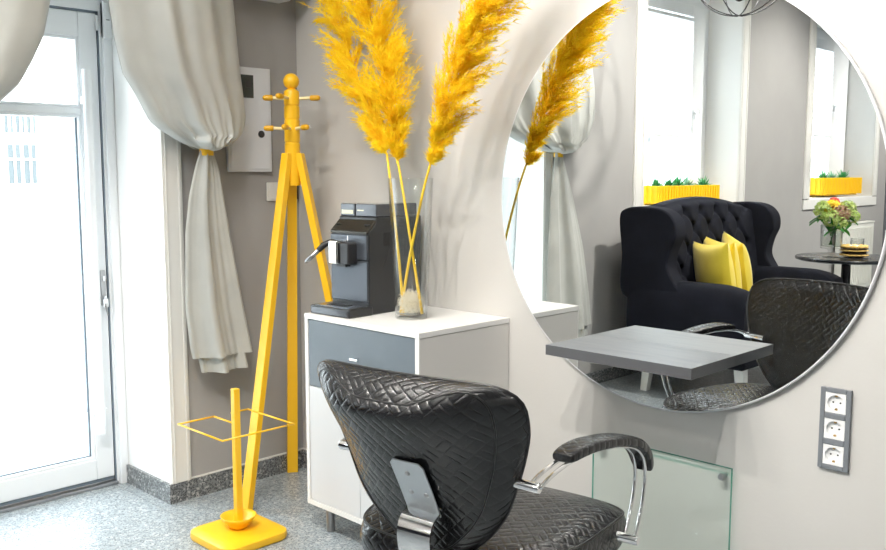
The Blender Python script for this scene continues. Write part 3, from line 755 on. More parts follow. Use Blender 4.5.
so = empty('power_socket', (2.3348+.0405, 0, .7661-.223)); tag(so, 'vertical triple power socket in a grey frame on the wall', 'power socket')
mb = MB(); hw = .0405
xs = [-hw, -.0275, .0275, hw]; zc = [.0400, .1115, .1830]
mb.box(-hw, -.0275, -.011, 0, 0, .223); mb.box(.0275, hw, -.011, 0, 0, .223)
zz = 0
for z in zc: mb.box(-.0275, .0275, -.011, 0, zz, z-.0275); zz = z+.0275
mb.box(-.0275, .0275, -.011, 0, zz, .223)
mb.build('frame', MT['plug_frame'], so, bevel=.0018)
for z in zc:
    mb = MB(); n_ = 40; sq = []
    for k_ in range(n_):
        a_ = 2*pi*k_/n_; m_ = max(abs(cos(a_)), abs(sin(a_))); sq.append((.027*cos(a_)/m_, .027*sin(a_)/m_))
    def ring_pts(r, y): return [(r*cos(2*pi*k_/n_), y, z+r*sin(2*pi*k_/n_)) for k_ in range(n_)]
    rows = [[(x, -.004, z+w) for x, w in sq], [(x, -.0095, z+w) for x, w in sq], ring_pts(.0215, -.0095), ring_pts(.0205, -.0005), ring_pts(.0003, -.0002)]
    vv = sum(rows, []); ff = []
    for i in range(len(rows)-1):
        for k_ in range(n_): ff.append((i*n_+k_, i*n_+(k_+1) % n_, (i+1)*n_+(k_+1) % n_, (i+1)*n_+k_))
    mb.add(vv, ff); ins = mb.build('insert', MT['plug_white'], so)
    mb = MB()
    for x in (-.0095, .0095): mb.lathe([(.0026, -.0006), (.0001, -.0007)], (x, 0, z), 10, 'y')
    mb.build('pin_hole', MT['dark'], ins)
    MB().box(-.003, .003, -.006, -.0006, z+.016, z+.0205).build('earth_clip', MT['brass'], ins); MB().box(-.003, .003, -.006, -.0006, z-.0205, z-.016).build('earth_clip', MT['brass'], ins)

# ------------------------------------------------------------------ styling chair
CH = empty('styling_chair', (1.835, -.855, 0), atan2(.165, .986)); tag(CH, 'black woven leather salon chair with chrome arms facing the mirror', 'styling chair')
HW = [(.456, .002), (.461, .05), (.476, .085), (.51, .125), (.55, .165), (.60, .200), (.65, .221), (.70, .239), (.75, .256), (.80, .272), (.85, .279), (.875, .275), (.893, .260), (.905, .234), (.910, .20), (.913, .12), (.914, .0)]
loop = [(w, z) for z, w in HW] + [(-w, z) for z, w in HW[::-1][1:-1]]
lp = catmull([(a_, b_, 0) for a_, b_ in loop], 4, True)
CZ = .72
# resample by angle
import bisect
pol = sorted((atan2(q.y-CZ, q.x), sqrt(q.x**2+(q.y-CZ)**2)) for q in lp)
def rad(th):
    th = (th+pi) % (2*pi)-pi
    if th <= pol[0][0] or th >= pol[-1][0]:
        a_, b_ = pol[-1], (pol[0][0]+2*pi, pol[0][1]); t_ = ((th if th > 0 else th+2*pi)-a_[0])/(b_[0]-a_[0])
        return a_[1]+(b_[1]-a_[1])*t_
    i = bisect.bisect(pol, (th, 9)); a_, b_ = pol[i-1], pol[i]
    return a_[1]+(b_[1]-a_[1])*(th-a_[0])/(b_[0]-a_[0]+1e-9)
def yfront(x, z):
    tilt = -.150 - (z-.5)*.3375
    return tilt + (.050 + .030*math.exp(-((z-.72)/.12)**2))*(abs(x)/.28)**2.0
def thick(x, z): 
    return .088 + .012*(1-(abs(x)/.28)**2)
NT = 112
def back_sheet(front):
    def fn(u, v):
        th = 2*pi*u; r_ = rad(th)*max(v, .004); x = r_*cos(th); z = CZ + r_*sin(th)
        edge = smoothstep(.80, 1.0, v)
        if front: y = yfront(x, z) + .016*(1-v**3) - .010*edge
        else:
            # rear skin: rolls over the top, so the seam sits lower than the top edge
            k = smoothstep(0, .17, z-CZ)*(1-.90*smoothstep(.06, .25, abs(x)))
            dz = (z-CZ)*(1-.26*v*k) if z > CZ else (z-CZ)*(1-.12*v)
            x *= 1-.17*v; z = CZ + dz
            y = yfront(x, z) - .046 - .062*(1-v**3)*smoothstep(.48, .95, z) - .038*v*k
        return (x, y, z)
    return fn
mb = MB(); nr = 22
mb.grid(NT, nr, back_sheet(True), closeu=True, uvf=lambda u, v, p: (p[0], p[2]))
mb.grid(NT, nr, back_sheet(False), closeu=True, uvf=lambda u, v, p: (p[0], p[2]))
fF, fB = back_sheet(True), back_sheet(False)
def gus(u, v):
    a_, b_ = Vector(fF(u, 1)), Vector(fB(u, 1)); q = a_.lerp(b_, v)
    th = 2*pi*u; n3 = Vector((cos(th), 0, sin(th))); q += n3*.010*sin(pi*v)
    return q
mb.grid(NT, 9, gus, closeu=True, uvf=lambda u, v, p: ((p[0], .913+.12*v) if sin(2*pi*u) > .5 else (p[1], p[2])))
bk = mb.build('backrest', MT['leather'], CH, smooth=True)
def piping(fn_, par, r=.0022):
    mb = MB(); mb.tube([Vector(fn_(k_/NT, 1)) for k_ in range(NT)], r, 6, closed=True); mb.build('piping', MT['leather_plain'], par, smooth=True)
piping(fB, bk); piping(fF, bk, .003)
# seat cushion
def seat_r(th, a_=.288, b_=.272, n_=4.6):
    return 1/((abs(cos(th))/a_)**n_+(abs(sin(th))/b_)**n_)**(1/n_)
SCY = .095
def seat_sheet(top):
    def fn(u, v):
        th = 2*pi*u; r_ = seat_r(th)*max(v, .004); x = r_*cos(th); y = SCY + r_*sin(th)
        if y < SCY: x *= 1-.10*smoothstep(0, .27, SCY-y)
        z = (.500 + .012*(1-v**2) - .014*smoothstep(.85, 1, v) - .02*smoothstep(.2, .37, y)) if top else .405
        return (x, y, z)
    return fn
mb = MB()
mb.grid(96, 20, seat_sheet(True), closeu=True, uvf=lambda u, v, p: (p[0], p[1]))
mb.grid(96, 6, seat_sheet(False), closeu=True, uvf=lambda u, v, p: (p[0], p[1]))
sT, sB = seat_sheet(True), seat_sheet(False)
def sg(u, v):
    q = Vector(sT(u, 1)).lerp(Vector(sB(u, 1)), v); th = 2*pi*u; return q + Vector((cos(th), sin(th), 0))*.010*sin(pi*v)
mb.grid(96, 8, sg, closeu=True, uvf=lambda u, v, p: (p[0]+p[1], p[2]))
st = mb.build('seat', MT['leather'], CH, smooth=True)
mb = MB(); mb.tube([Vector(sT(k_/96, 1)) for k_ in range(96)], .003, 6, closed=True); mb.build('piping', MT['leather_plain'], st, smooth=True)
# bracket joining seat and back
path = [(-.268, .70), (-.262, .64), (-.252, .572), (-.268, .560), (-.290, .545), (-.296, .520), (-.285, .49), (-.268, .46), (-.245, .43), (-.20, .405), (-.10, .40)]
def yb(x, z): return fB
def strip(mb, pts, w, tk, rtop=True):
    n_ = len(pts); vv = []
    for i, (y, z) in enumerate(pts):
        a_ = Vector(pts[max(i-1, 0)]); b_ = Vector(pts[min(i+1, n_-1)]); d = (b_-a_).normalized(); nn = Vector((d.y, -d.x))*tk/2
        if nn.x > 0: nn = -nn
        for (sx, s) in ((-1, 1), (1, 1), (1, -1), (-1, -1)):
            vv.append((sx*w/2*(1 if not (rtop and i == 0) else .78), y+nn.x*s, z+nn.y*s))
    ff = [(0, 1, 2, 3), tuple((n_-1)*4+k_ for k_ in (3, 2, 1, 0))]
    for i in range(n_-1):
        for k_ in range(4): ff.append((i*4+k_, i*4+(k_+1) % 4, (i+1)*4+(k_+1) % 4, (i+1)*4+k_))
    return mb.add(vv, ff)
BX = .038
def PY(z): return yfront(0, z) - .052 - .062*smoothstep(.48, .95, z)
mb = MB(); strip(mb, [(PY(.73), .73), (PY(.72), .72), (PY(.66), .66), (PY(.595), .595)], .088, .004); bp_ = mb.build('back_plate', MT['plate'], CH, bevel=.001)
cp = catmull([(y, z, 0) for y, z in [(PY(.60)-.001, .601), (PY(.60)-.026, .588), (PY(.60)-.038, .560), (PY(.60)-.034, .52), (PY(.60)-.02, .47), (PY(.60)+.01, .43), (PY(.60)+.06, .398), (-.06, .392)]], 5)
mb = MB(); strip(mb, [(q.x, q.y) for q in cp], .088, .006, False); cb_ = mb.build('support_bar', MT['chrome'], CH, smooth=True, angle=40)
for o_ in (bp_, cb_): o_.location.x = BX
for (x, z) in ((-.005, .700), (-.014, .650), (.026, .650)):
    mb = MB(); mb.lathe([(.0001, -.004), (.005, -.0035), (.0068, 0), (.0068, .002)], (x, PY(z)-.0015, z), 14, 'y'); s_ = mb.build('screw', MT['steel'], bp_, smooth=True)
# arms
def arm(sx):
    e = empty('armrest', (.012, 0, 0)); e.parent = CH
    def XA(y): return sx*(.262 + .050*max(0, min(1, (y+.176)/.384)))
    k = MB(); k.tube([(.18*sx, -.168, .680), (.272*sx, -.178, .681), (.276*sx, -.178, .681)], [.012, .012, .010], 16); k.build('knob', MT['chrome'], e, smooth=True, angle=40)
    k = MB(); k.tube([(.245*sx, .205, .452), (.333*sx, .208, .450), (.337*sx, .208, .450)], [.012, .012, .010], 16); k.build('knob', MT['chrome'], e, smooth=True, angle=40)
    for dx in (-.013, .013):
        pts = [(XA(y)+dx, y, z) for y, z in ((-.176, .682), (-.13, .700), (-.06, .713), (.03, .714), (.13, .702), (.205, .680), (.252, .645), (.268, .59), (.250, .52), (.210, .452))]
        k = MB(); k.tube(catmull(pts, 6), .0046, 10); k.build('tube', MT['chrome'], e, smooth=True)
    # padded rest follows the tubes
    cl = catmull([(-.078, .721, 0), (-.03, .728, 0), (.03, .728, 0), (.13, .715, 0), (.210, .691, 0), (.262, .653, 0), (.290, .607, 0)], 8); m_ = len(cl)
    def fn(u, v):
        i = min(int(v*(m_-1)+.5), m_-1); q = cl[i]; d = (cl[min(i+1, m_-1)]-cl[max(i-1, 0)]).normalized(); nn = Vector((-d.y, d.x))
        th = 2*pi*u; c_, s_2 = cos(th), sin(th); w_ = .031*(1-.25*(abs(2*v-1)**6)); h_ = .0140*(1-.35*abs(2*v-1)**8)
        a_ = w_*math.copysign(abs(c_)**.55, c_); b_ = h_*math.copysign(abs(s_2)**.55, s_2)
        return (XA(q.x)+a_, q.x+nn.x*b_, q.y+nn.y*b_)
    k = MB(); k.grid(28, m_, fn, closeu=True, uvf=lambda u, v, p: (p[0], p[1]))
    k.add([fn(i/28, 0) for i in range(28)], [tuple(range(28))]); k.add([fn(i/28, 1) for i in range(28)], [tuple(range(28))])
    k.build('arm_pad', MT['leather'], e, smooth=True, angle=60)
arm(1); arm(-1)
mb = MB(); mb.lathe([(.04, .05), (.04, .22), (.028, .225), (.028, .39), (.09, .395), (.09, .404)], (0, .05, 0), 28); mb.build('gas_column', MT['chrome'], CH, smooth=True, angle=40)
mb = MB(); mb.lathe([(.27, 0), (.27, .01), (.25, .022), (.05, .045), (.045, .06), (.0001, .06)], (0, .05, 0), 48); mb.build('base_disc', MT['chrome'], CH, smooth=True, angle=40)

# ------------------------------------------------------------------ wingback sofa (seen in the mirror)
SO = empty('wingback_sofa', (.6, -3.0, 0)); tag(SO, 'black velvet wingback sofa with buttoned back under the window, seen in the mirror', 'sofa')
def so_(mb, name, m, parent=SO, **kw):
    mb.v = [(x-.6, y+3.0, z) for x, y, z in mb.v]; return mb.build(name, m, parent, **kw)
so_(MB().box(.28, .985, -3.66, -2.34, .225, .345), 'frame', MT['velvet'], bevel=.02, seg=3)
so_(MB().box(.42, 1.0, -3.50, -2.50, .345, .475), 'seat_cushion', MT['velvet'], bevel=.05, seg=5)
def armshape(y0, y1, ctr):
    mb = MB(); zt = .70; 
    def fn(u, v):
        # section (y,z) rounded roll, swept along x with a slight dip
        x = .24 + .76*v; th = 2*pi*u; c_, s_2 = cos(th), sin(th)
        w_ = (y1-y0)/2; cy = (y0+y1)/2
        e_ = 1-.10*abs(2*v-1)**10
        y = cy + w_*e_*math.copysign(abs(c_)**.6, c_)*(1.0 if s_2 > -.2 else .93); zc_ = (.225+zt)/2
        z = zc_ + (zt-.225)/2*math.copysign(abs(s_2)**.45, s_2)*e_
        z -= .02*smoothstep(.75, 1, v)*(1 if s_2 > 0 else 0)
        return (x, y, z)
    mb.grid(40, 24, fn, closeu=True)
    mb.add([fn(i/40, 0) for i in range(40)], [tuple(range(40))]); mb.add([fn(i/40, 1) for i in range(40)], [tuple(range(40))])
    return mb
so_(armshape(-2.49, -2.29, 1), 'arm', MT['velvet'], smooth=True, angle=50)
so_(armshape(-3.71, -3.51, -1), 'arm', MT['velvet'], smooth=True, angle=50)
wing = catmull([(.20, .60, 0), (.19, .85, 0), (.17, 1.06, 0), (.21, 1.12, 0), (.33, 1.135, 0), (.47, 1.12, 0), (.545, 1.06, 0), (.56, .97, 0), (.525, .88, 0), (.51, .78, 0), (.56, .69, 0), (.60, .62, 0), (.4, .58, 0)], 5, True)
for (ya, yb_) in ((-2.42, -2.30), (-3.70, -3.58)):
    so_(MB().prism([(q.x, q.y) for q in wing], ya, yb_, 'y'), 'wing', MT['velvet'], bevel=.035, seg=4)
# tufted back: buttons in a staggered lattice, creases between them
bt_pos = []
zrow = [.60, .73, .86, .99, 1.10]
for r_, z in enumerate(zrow):
    n0 = 6 if r_ % 2 == 0 else 5
    for k_ in range(n0):
        y = -3.0 + (k_-(n0-1)/2)*.195; bt_pos.append((y, z))
def segd(py, pz, a_, b_):
    dx, dz = b_[0]-a_[0], b_[1]-a_[1]; t_ = max(0, min(1, ((py-a_[0])*dx+(pz-a_[1])*dz)/(dx*dx+dz*dz)))
    return sqrt((py-a_[0]-t_*dx)**2+(pz-a_[1]-t_*dz)**2)
links = [(a_, b_) for i, a_ in enumerate(bt_pos) for b_ in bt_pos[i+1:] if abs(abs(a_[1]-b_[1])-.12) < .025 and abs(abs(a_[0]-b_[0])-.0975) < .02]
def back_top(y): return 1.10 + .075*(1-((y+3.0)/.62)**2)
def xback(y, z):
    d = min([sqrt((y-a_)**2+(z-b_)**2) for a_, b_ in bt_pos]); c_ = min([segd(y, z, *l) for l in links])
    x = .50 - .11*(z-.45)/.7
    x -= .050*math.exp(-(d/.028)**2) + .022*math.exp(-(c_/.014)**2)
    return x
def bf(u, v):
    y = -3.60 + 1.20*u; zt = back_top(y); z = .44 + (zt-.44)*v
    x = xback(y, z); x -= .07*smoothstep(.93, 1, v)**2
    return (x, y, z)
mb = MB(); mb.grid(130, 80, bf)
def btop(u, v):
    y = -3.60+1.20*u; a_ = Vector(bf(u, 1)); b_ = Vector((.18, y, back_top(y)-.03)); q = a_.lerp(b_, v); q.z += .018*sin(pi*v); return q
mb.grid(130, 8, btop); mb.grid(130, 3, lambda u, v: (.18+.04*v, -3.60+1.20*u, (back_top(-3.6+1.2*u)-.03)*(1-v)+.3*v))
br_ = so_(mb, 'backrest', MT['velvet'], smooth=True)
for (y, z) in bt_pos:
    if z < back_top(y)-.04:
        so_(MB().ball((xback(y, z)+.004, y, z), .013, 10, 8, (.6, 1, 1)), 'button', MT['velvet'], br_, smooth=True)
for (x, y, dx, dy) in ((.34, -2.42, -.02, .02), (.93, -2.42, .03, .02), (.34, -3.58, -.02, -.02), (.93, -3.58, .03, -.02)):
    mb = MB(); a_, b_ = .030, .022
    vv = [(x+dx+s*b_, y+dy+t_*b_, 0) for s, t_ in ((-1,-1),(1,-1),(1,1),(-1,1))] + [(x+s*a_, y+t_*a_, .228) for s, t_ in ((-1,-1),(1,-1),(1,1),(-1,1))]
    mb.add(vv, [(0,3,2,1),(4,5,6,7),(0,1,5,4),(1,2,6,5),(2,3,7,6),(3,0,4,7)])
    l_ = so_(mb, 'leg', MT['leg_white'], bevel=.003); l_['label'] = 'white tapered leg'
def pillow(label, c, yaw, tilt, roll, W=.44, T=.075):
    mb = MB()
    def sheet(s):
        def fn(u, v):
            a_, b_ = 2*u-1, 2*v-1
            pin = 1-.10*(1-abs(b_)**2.2); pin2 = 1-.10*(1-abs(a_)**2.2)
            puff = ((1-a_**2)*(1-b_**2))
            return (s*T*max(puff, 0)**.42, W/2*a_*pin, W/2*b_*pin2)
        return fn
    mb.grid(28, 28, sheet(1)); mb.grid(28, 28, sheet(-1))
    o_ = mb.build('throw_pillow', MT['pillow'], smooth=True)
    o_.rotation_euler = (roll, tilt, yaw); o_.location = c
    tag(o_, label, 'pillow', 'yellow velvet pillows on the sofa')
pillow('yellow velvet pillow in front, nearest the sofa arm', (.625, -2.66, .705), radians(-56), radians(-9), radians(3))
pillow('yellow velvet pillow squeezed between the two others', (.585, -2.83, .715), radians(-52), radians(-9), radians(-2))
pillow('yellow velvet pillow furthest right, leaning on the buttoned back', (.56, -3.07, .725), radians(-42), radians(-11), radians(-7), .42)

# ------------------------------------------------------------------ side table with flowers and sweets (seen in the mirror)
TC = Vector((.74, -4.42, 0)); TZ = .722
tb = empty('side_table', TC); tag(tb, 'round black pedestal side table beside the sofa, seen in the mirror', 'side table')
mb = MB(); mb.lathe([(.0001, TZ-.028), (.33, TZ-.028), (.352, TZ-.02), (.355, TZ-.008), (.350, TZ), (.0001, TZ)], n=56); mb.build('tabletop', MT['black_lac'], tb, smooth=True, angle=40)
mb = MB(); mb.lathe([(.05, .02), (.035, .06), (.032, TZ-.06), (.06, TZ-.028)], n=24); mb.build('pedestal', MT['black_lac'], tb, smooth=True, angle=40)
mb = MB(); mb.lathe([(.22, 0), (.22, .012), (.05, .03), (.0001, .03)], n=40); mb.build('base', MT['black_lac'], tb, smooth=True, angle=40)
# flower vase
FV = Vector((.665, -4.315, TZ))
fv = empty('flower_vase', FV); tag(fv, 'footed clear glass vase of green hydrangeas on the black side table', 'vase')
mb = MB(); mb.lathe([(.055, 0), (.056, .006), (.02, .012), (.018, .05), (.03, .06), (.072, .066), (.075, .08), (.078, .235), (.0745, .235), (.071, .08), (.0001, .072)], n=32); mb.build('glass', MT['clear'], fv, smooth=True)
mb = MB(); mb.lathe([(.0001, .074), (.069, .080), (.071, .19), (.0001, .19)], n=24); mb.build('water', MT['water'], fv, smooth=True)
rnd = random.Random(21)
heads = [((-.10, .02, .34), .062, 'petal_green', 'pale green hydrangea on the left of the bouquet'),
         ((-.045, .07, .285), .060, 'petal_green', 'green hydrangea low at the front left of the bouquet'),
         ((.005, -.02, .36), .055, 'petal_yellow', 'yellow bloom at the top of the bouquet'),
         ((.05, .05, .32), .060, 'petal_pink', 'pinkish green hydrangea in the middle of the bouquet'),
         ((.125, .0, .35), .064, 'petal_green', 'green hydrangea on the upper right of the bouquet'),
         ((.03, .09, .25), .046, 'petal_green', 'small green hydrangea hanging over the vase rim'),
         ((.16, .03, .295), .052, 'petal_green', 'green hydrangea at the right edge of the bouquet'),
         ((-.05, -.07, .36), .05, 'petal_green', 'green hydrangea at the back of the bouquet'),
         ((.04, -.06, .395), .034, 'petal_red', 'small red bloom at the top of the bouquet')]
Rv = Vector((.713, -.702, 0)); Tv = Vector((.70, .713, 0))
for (a_, b_, z), r_, mk, lab in heads:
    a_ *= .82
    e = empty('flower', FV + Vector((0, 0, .085))); tag(e, lab, 'flower', 'flowers in the footed vase')
    c_ = Rv*a_ + Tv*b_ + Vector((0, 0, z-.085))
    mb = MB(); mb.tube(catmull([(c_.x*.1*-1, c_.y*.1*-1, .005), (c_.x*.25, c_.y*.25, .12), tuple(c_)], 5), .0035, 6); mb.build('stem', MT['leaf_dark'], e, smooth=True)
    mb = MB(); npet = int(170*(r_/.06)**2)
    for k_ in range(npet):
        n3 = Vector((rnd.gauss(0, 1), rnd.gauss(0, 1), rnd.gauss(0, 1)+.25)).normalized(); p3 = c_ + n3*r_*rnd.uniform(.78, 1.05)
        t1 = n3.orthogonal().normalized(); t1.rotate(Matrix.Rotation(rnd.uniform(0, 6.28), 3, n3)); t2 = n3.cross(t1); sz = rnd.uniform(.009, .013)*(1.5 if mk in ('petal_yellow', 'petal_red') else 1)
        for q_ in range(4):
            d_ = t1*cos(q_*pi/2)+t2*sin(q_*pi/2); s_ = n3.cross(d_)
            mb.add([p3, p3+d_*sz*.6+s_*sz*.45+n3*.002, p3+d_*sz*1.1+n3*.004, p3+d_*sz*.6-s_*sz*.45+n3*.002], [(0, 1, 2, 3)])
    mb.build('bloom', MT[mk], e, fix=False)
    if mk == 'petal_green':
        mb = MB()
        for q_ in range(2):
            an = rnd.uniform(0, 6.28); d_ = Vector((cos(an), sin(an), -.35)).normalized(); s_ = d_.cross(Vector((0, 0, 1))).normalized()
            b0 = c_*.8; L_ = .11
            mb.grid(5, 9, lambda u, v: b0 + d_*L_*v + s_*(u-.5)*.06*sin(pi*min(v*.96+.04, 1)) + Vector((0, 0, .01*abs(u-.5)*2-.03*v*v)))
        mb.build('leaf', MT['leaf_dark'], e, smooth=True, fix=False)
# layered biscuits on a plate
BC = Vector((.80, -4.40, TZ))
pl = empty('cake', BC); tag(pl, 'round layered biscuit cake with dark filling on the black side table', 'cake')
mb = MB(); mb.lathe([(.0001, 0), (.07, 0), (.115, .006), (.116, .009), (.0001, .006)], n=36); mb.build('plate', MT['clear'], pl, smooth=True)
for (z0, z1, m_, r_) in ((.009, .03, 'biscuit', .083), (.03, .042, 'chocolate', .080), (.042, .062, 'biscuit', .083), (.062, .073, 'chocolate', .080)):
    r_ *= 1.22
    mb = MB(); n_ = 14
    mb.grid(70, 7, lambda u, v: ((r_*(.93+.07*abs(sin(n_*pi*u/1.0)))*sin(pi*(.05+.9*v))**.3)*cos(2*pi*u), (r_*(.93+.07*abs(sin(n_*pi*u)))*sin(pi*(.05+.9*v))**.3)*sin(2*pi*u), z0+(z1-z0)*v), closeu=True)
    mb.build('layer', MT[m_], pl, smooth=True)
for k_ in range(10):
    a_ = 2*pi*k_/10; MB().ball((.074*cos(a_), .074*sin(a_), .079), .024, 12, 8, (1, 1, .62)).build('macaron', MT['biscuit'], pl, smooth=True)
MB().lathe([(.0001, .07), (.05, .07), (.045, .088), (.0001, .092)], n=24).build('icing', MT['cream'], pl, smooth=True)
JC = Vector((.76, -4.56, TZ))
jr = empty('glass_jar', JC); tag(jr, 'small glass jar with something red inside behind the cake', 'jar')
MB().lathe([(.045, 0), (.048, .004), (.048, .13), (.045, .13), (.045, .006), (.0001, .006)], n=28).build('glass', MT['clear'], jr, smooth=True)
MB().lathe([(.0001, .008), (.04, .008), (.04, .075), (.0001, .08)], n=20).build('filling', MT['petal_red'], jr, smooth=True)
for i, (dx, dy) in enumerate(((.985, -4.49), (1.02, -4.50))):
    lb = ['small black coffee cup at the table edge, right of the cake', 'second black coffee cup, right at the rim of the mirror view'][i]
    e = empty('cup', (dx, dy, TZ)); tag(e, lb, 'cup', 'black cups on the side table')
    MB().lathe([(.016, 0), (.014, .006), (.022, .03), (.018, .045), (.016, .045), (.019, .03), (.0001, .01)] if i == 0 else [(.02, 0), (.027, .03), (.025, .03), (.0001, .006)], n=20).build('cup_body', MT['dark'], e, smooth=True)
    MB().tube([(.02, 0, .012), (.034, 0, .016), (.034, 0, .028), (.022, 0, .032)], .003, 8).build('cup_handle', MT['dark'], e, smooth=True)
sd = MB().lathe([(.0001, .001), (.03, 0), (.05, .005), (.052, .008), (.03, .004), (.0001, .004)], (0, 0, 0), 28).build('saucer', MT['clear'], smooth=True); sd.location = (.55, -4.20, TZ)
tag(sd, 'small clear glass saucer left of the flower vase', 'saucer')

# ------------------------------------------------------------------ planters on the sills (seen in the mirror)
def planter(y0, y1, x0, x1, z0, z1, label, plabels, grp):
    cx, cy = (x0+x1)/2, (y0+y1)/2
    e = empty('planter_box', (cx, cy, z0)); tag(e, label, 'planter', 'yellow ribbed planters on the window sills')
    hx_, hy_ = (x1-x0)/2, (y1-y0)/2; H = z1-z0
    mb = MB(); t_ = .008
    mb.box(-hx_, hx_, -hy_, -hy_+t_, .012, H); mb.box(-hx_, hx_, hy_-t_, hy_, .012, H); mb.box(-hx_, -hx_+t_, -hy_+t_, hy_-t_, .012, H); mb.box(hx_-t_, hx_, -hy_+t_, hy_-t_, .012, H)
    n_ = int(2*hy_/.036)
    for k_ in range(n_):
        y = -hy_ + 2*hy_*(k_+.5)/n_; mb.box(hx_, hx_+.010, y-.009, y+.009, .012, H); mb.box(-hx_-.010, -hx_, y-.009, y+.009, .012, H)
    n_ = int(2*hx_/.036)
    for k_ in range(n_):
        x = -hx_ + 2*hx_*(k_+.5)/n_; mb.box(x-.009, x+.009, hy_, hy_+.010, .012, H); mb.box(x-.009, x+.009, -hy_-.010, -hy_, .012, H)
    mb.build('box', MT['planter'], e, bevel=.002)
    MB().box(-hx_*.8, hx_*.8, -hy_*.86, hy_*.86, 0, .013).build('foot', MT['planter'], e)
    MB().box(-hx_+t_, hx_-t_, -hy_+t_, hy_-t_, H-.03, H-.015).build('soil', MT['chocolate'], e)
    rnd = random.Random(int(abs(y0)*100))
    for i, (lab, fy, kind) in enumerate(plabels):
        p = empty('succulent', (cx+rnd.uniform(-.01, .02), cy + fy*hy_, z1-.016)); tag(p, lab, 'plant', grp)
        mb = MB(); nl = 22 if kind else 30
        for k_ in range(nl):
            an = k_*2.4; el = radians(20+60*(k_/nl)); L_ = (.055 + .035*rnd.random())*(1.0 if kind else 1.25)
            d_ = Vector((cos(an)*cos(el), sin(an)*cos(el), sin(el))); s_ = Vector((-sin(an), cos(an), 0)); up_ = s_.cross(d_)
            w_ = .008 if kind else .006
            mb.grid(8, 6, lambda u, v: Vector((0, 0, .0))+d_*L_*v + (s_*cos(2*pi*u)+up_*sin(2*pi*u)*.5)*w_*(sin(pi*min(.98, .15+.82*v))**.8), closeu=True)
        mb.build('leaf_rosette', MT['leaf' if kind != 2 else 'leaf_pale'], p, smooth=True)
planter(-3.935, -3.09, -.20, -.035, 1.111, 1.245, 'yellow ribbed planter on the sill behind the sofa',
        [('green succulent at the near end of the planter behind the sofa', .78, 1), ('spiky green plant in the middle of the planter behind the sofa', .12, 0), ('pale succulent right of the middle in the planter behind the sofa', -.22, 2), ('green succulent at the far right end of the planter behind the sofa', -.75, 1), ('low green succulent left of the middle behind the sofa', .4, 1)], 'succulents behind the sofa')
planter(-6.80, -5.86, -.22, -.045, 1.125, 1.288, 'yellow ribbed planter on the sill above the flowers and radiator',
        [('small succulent at the left end of the planter above the radiator', .55, 1), ('pale succulent in the middle of the planter above the radiator', .1, 2), ('large green succulent right in the planter above the radiator', -.42, 0)], 'succulents above the radiator')

# radiator
rd = empty('radiator', (.06, -6.42, .24)); tag(rd, 'white panel radiator below the far window, seen in the mirror', 'radiator')
MB().box(-.035, .035, -.38, .38, 0, .62).build('panel', MT['radiator'], rd, bevel=.008)
mb = MB()
for k_ in range(18): y = -.36+k_*.0415; mb.box(.035, .041, y, y+.022, .04, .58)
mb.build('ribs', MT['radiator'], rd, bevel=.002)
MB().box(-.04, .04, -.385, .385, .62, .632).build('top_grille', MT['radiator'], rd, bevel=.002)
MB().box(-.058, -.035, -.25, -.2, .1, .5).box(-.058, -.035, .2, .25, .1, .5).build('wall_bracket', MT['radiator'], rd)

# ------------------------------------------------------------------ cage pendant (seen in the mirror)
PC = Vector((.98, -2.15, 2.425))
pn = empty('pendant_lamp', PC); tag(pn, 'black wire globe pendant lamp at the top of the mirror view', 'pendant lamp')
mb = MB(); R0 = .275
for k_ in range(4):
    a_ = pi*k_/4; mb.tube([(R0*cos(t_)*cos(a_), R0*cos(t_)*sin(a_), R0*sin(t_)) for t_ in [2*pi*i/48 for i in range(48)]], .0032, 6, closed=True)
for rr2, zz2, tl_ in ((R0, 0, .0), (R0*.86, 0, .5), (R0*.8, .03, -.45)):
    mb.tube([(rr2*cos(t_), rr2*sin(t_)*cos(tl_), zz2+rr2*sin(t_)*sin(tl_)) for t_ in [2*pi*i/48 for i in range(48)]], .0032, 6, closed=True)
mb.build('cage', MT['dark'], pn, smooth=True)
mb = MB(); mb.tube([(0, 0, -.16), (0, 0, CEIL-PC.z)], .006, 8); mb.build('rod', MT['dark'], pn, smooth=True)
mb = MB(); mb.ball((0, 0, -.17), .03, 14, 10, (1, 1, 1.1))
for k_ in range(6):
    a_ = 2*pi*k_/6; mb.tube([(0, 0, -.17), (.055*cos(a_), .055*sin(a_), -.165), (.085*cos(a_), .085*sin(a_), -.14)], [.007, .007, .012], 8); mb.lathe([(.013, -.14), (.013, -.10)], (.088*cos(a_), .088*sin(a_), 0), 10)
mb.build('lamp_holder', MT['dark'], pn, smooth=True, angle=50)
mb = MB(); mb.lathe([(.06, CEIL-PC.z-.03), (.06, CEIL-PC.z)], n=24); mb.build('ceiling_rose', MT['dark'], pn, smooth=True, angle=40)

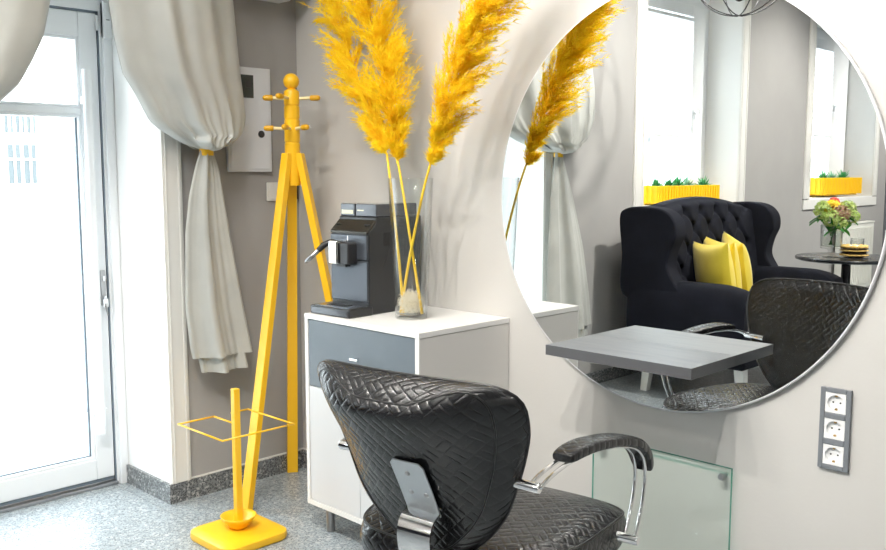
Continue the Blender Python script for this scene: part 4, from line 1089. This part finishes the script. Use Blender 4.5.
# ------------------------------------------------------------------ light
w = bpy.data.worlds.new('sky'); SC.world = w; w.use_nodes = True
bg = w.node_tree.nodes['Background']; bg.inputs['Color'].default_value = (.86, .94, 1.0, 1); bg.inputs['Strength'].default_value = 7.2
def lamp(name, kind, loc, power, col=(1, .96, .90), **kw):
    d = bpy.data.lights.new(name, kind); d.energy = power; d.color = col
    for k_, v in kw.items(): setattr(d, k_, v)
    o_ = bpy.data.objects.new(name, d); COL.objects.link(o_); o_.location = loc; o_['kind'] = 'helper'
    return o_
def aim(o_, tgt): o_.rotation_euler = (Vector(tgt)-o_.location).to_track_quat('-Z', 'Y').to_euler()
for x, pw_ in ((.78, 7), (1.20, 24), (1.64, 56), (2.07, 72), (2.46, 78)):
    l_ = lamp('ceiling_spot', 'SPOT', (x, -1.88, 2.72), pw_, spot_size=radians(100), spot_blend=.75, shadow_soft_size=.010)
    aim(l_, (x, -.1, .55))
for x, y, pw_ in ((1.2, -1.25, 34), (1.9, -3.5, 90), (3.8, -3.9, 70), (1.9, -5.7, 100), (4.2, -5.6, 70), (2.05, -.80, 26)):  # unseen fill spots, added to brighten the entrance, room and styling chair
    l_ = lamp('ceiling_fill', 'SPOT', (x, y, 2.95), pw_, spot_size=radians(150), spot_blend=.8, shadow_soft_size=.12); l_.rotation_euler = (0, 0, 0)
for y in (-2.35, -4.75, -7.05):
    l_ = lamp('wall_washer', 'SPOT', (1.7, y, 2.92), 190, spot_size=radians(80), spot_blend=.9, shadow_soft_size=.03); aim(l_, (0, y, 1.35))
lamp('pendant_bulb', 'POINT', tuple(PC), 30, shadow_soft_size=.05)
# daylight portals: guide sky light through the door and the windows
for (a_, b_, z0, z1) in (DO, W1, W2):
    d = bpy.data.lights.new('portal', 'AREA'); d.shape = 'RECTANGLE'; d.size = b_-a_; d.size_y = z1-z0; d.cycles.is_portal = True
    o_ = bpy.data.objects.new('daylight_opening', d); COL.objects.link(o_); o_.location = (-.49, (a_+b_)/2, (z0+z1)/2); o_.rotation_euler = (radians(90), 0, radians(-90)); o_['kind'] = 'helper'

# ------------------------------------------------------------------ camera
cam = bpy.data.cameras.new('camera'); co = bpy.data.objects.new('camera', cam); COL.objects.link(co)
co.location = (3.2915, -2.4325, 1.3384); co.rotation_euler = (pi/2-.1126, 0, .7776)
cam.sensor_width = 36; cam.lens = 908.45*36/886; cam.clip_start = .05; cam.clip_end = 200
SC.camera = co
SC.view_settings.view_transform = 'Standard'; SC.view_settings.look = 'None'; SC.view_settings.gamma = 1; SC.view_settings.exposure = 0.45
SC.view_settings.use_curve_mapping = False
SC.cycles.use_denoising = True
SC.cycles.max_bounces = 10; SC.cycles.diffuse_bounces = 5; SC.cycles.glossy_bounces = 5; SC.cycles.transmission_bounces = 8; SC.cycles.transparent_max_bounces = 24
SC.cycles.sample_clamp_indirect = 8
SC.cycles.caustics_reflective = False; SC.cycles.caustics_refractive = False
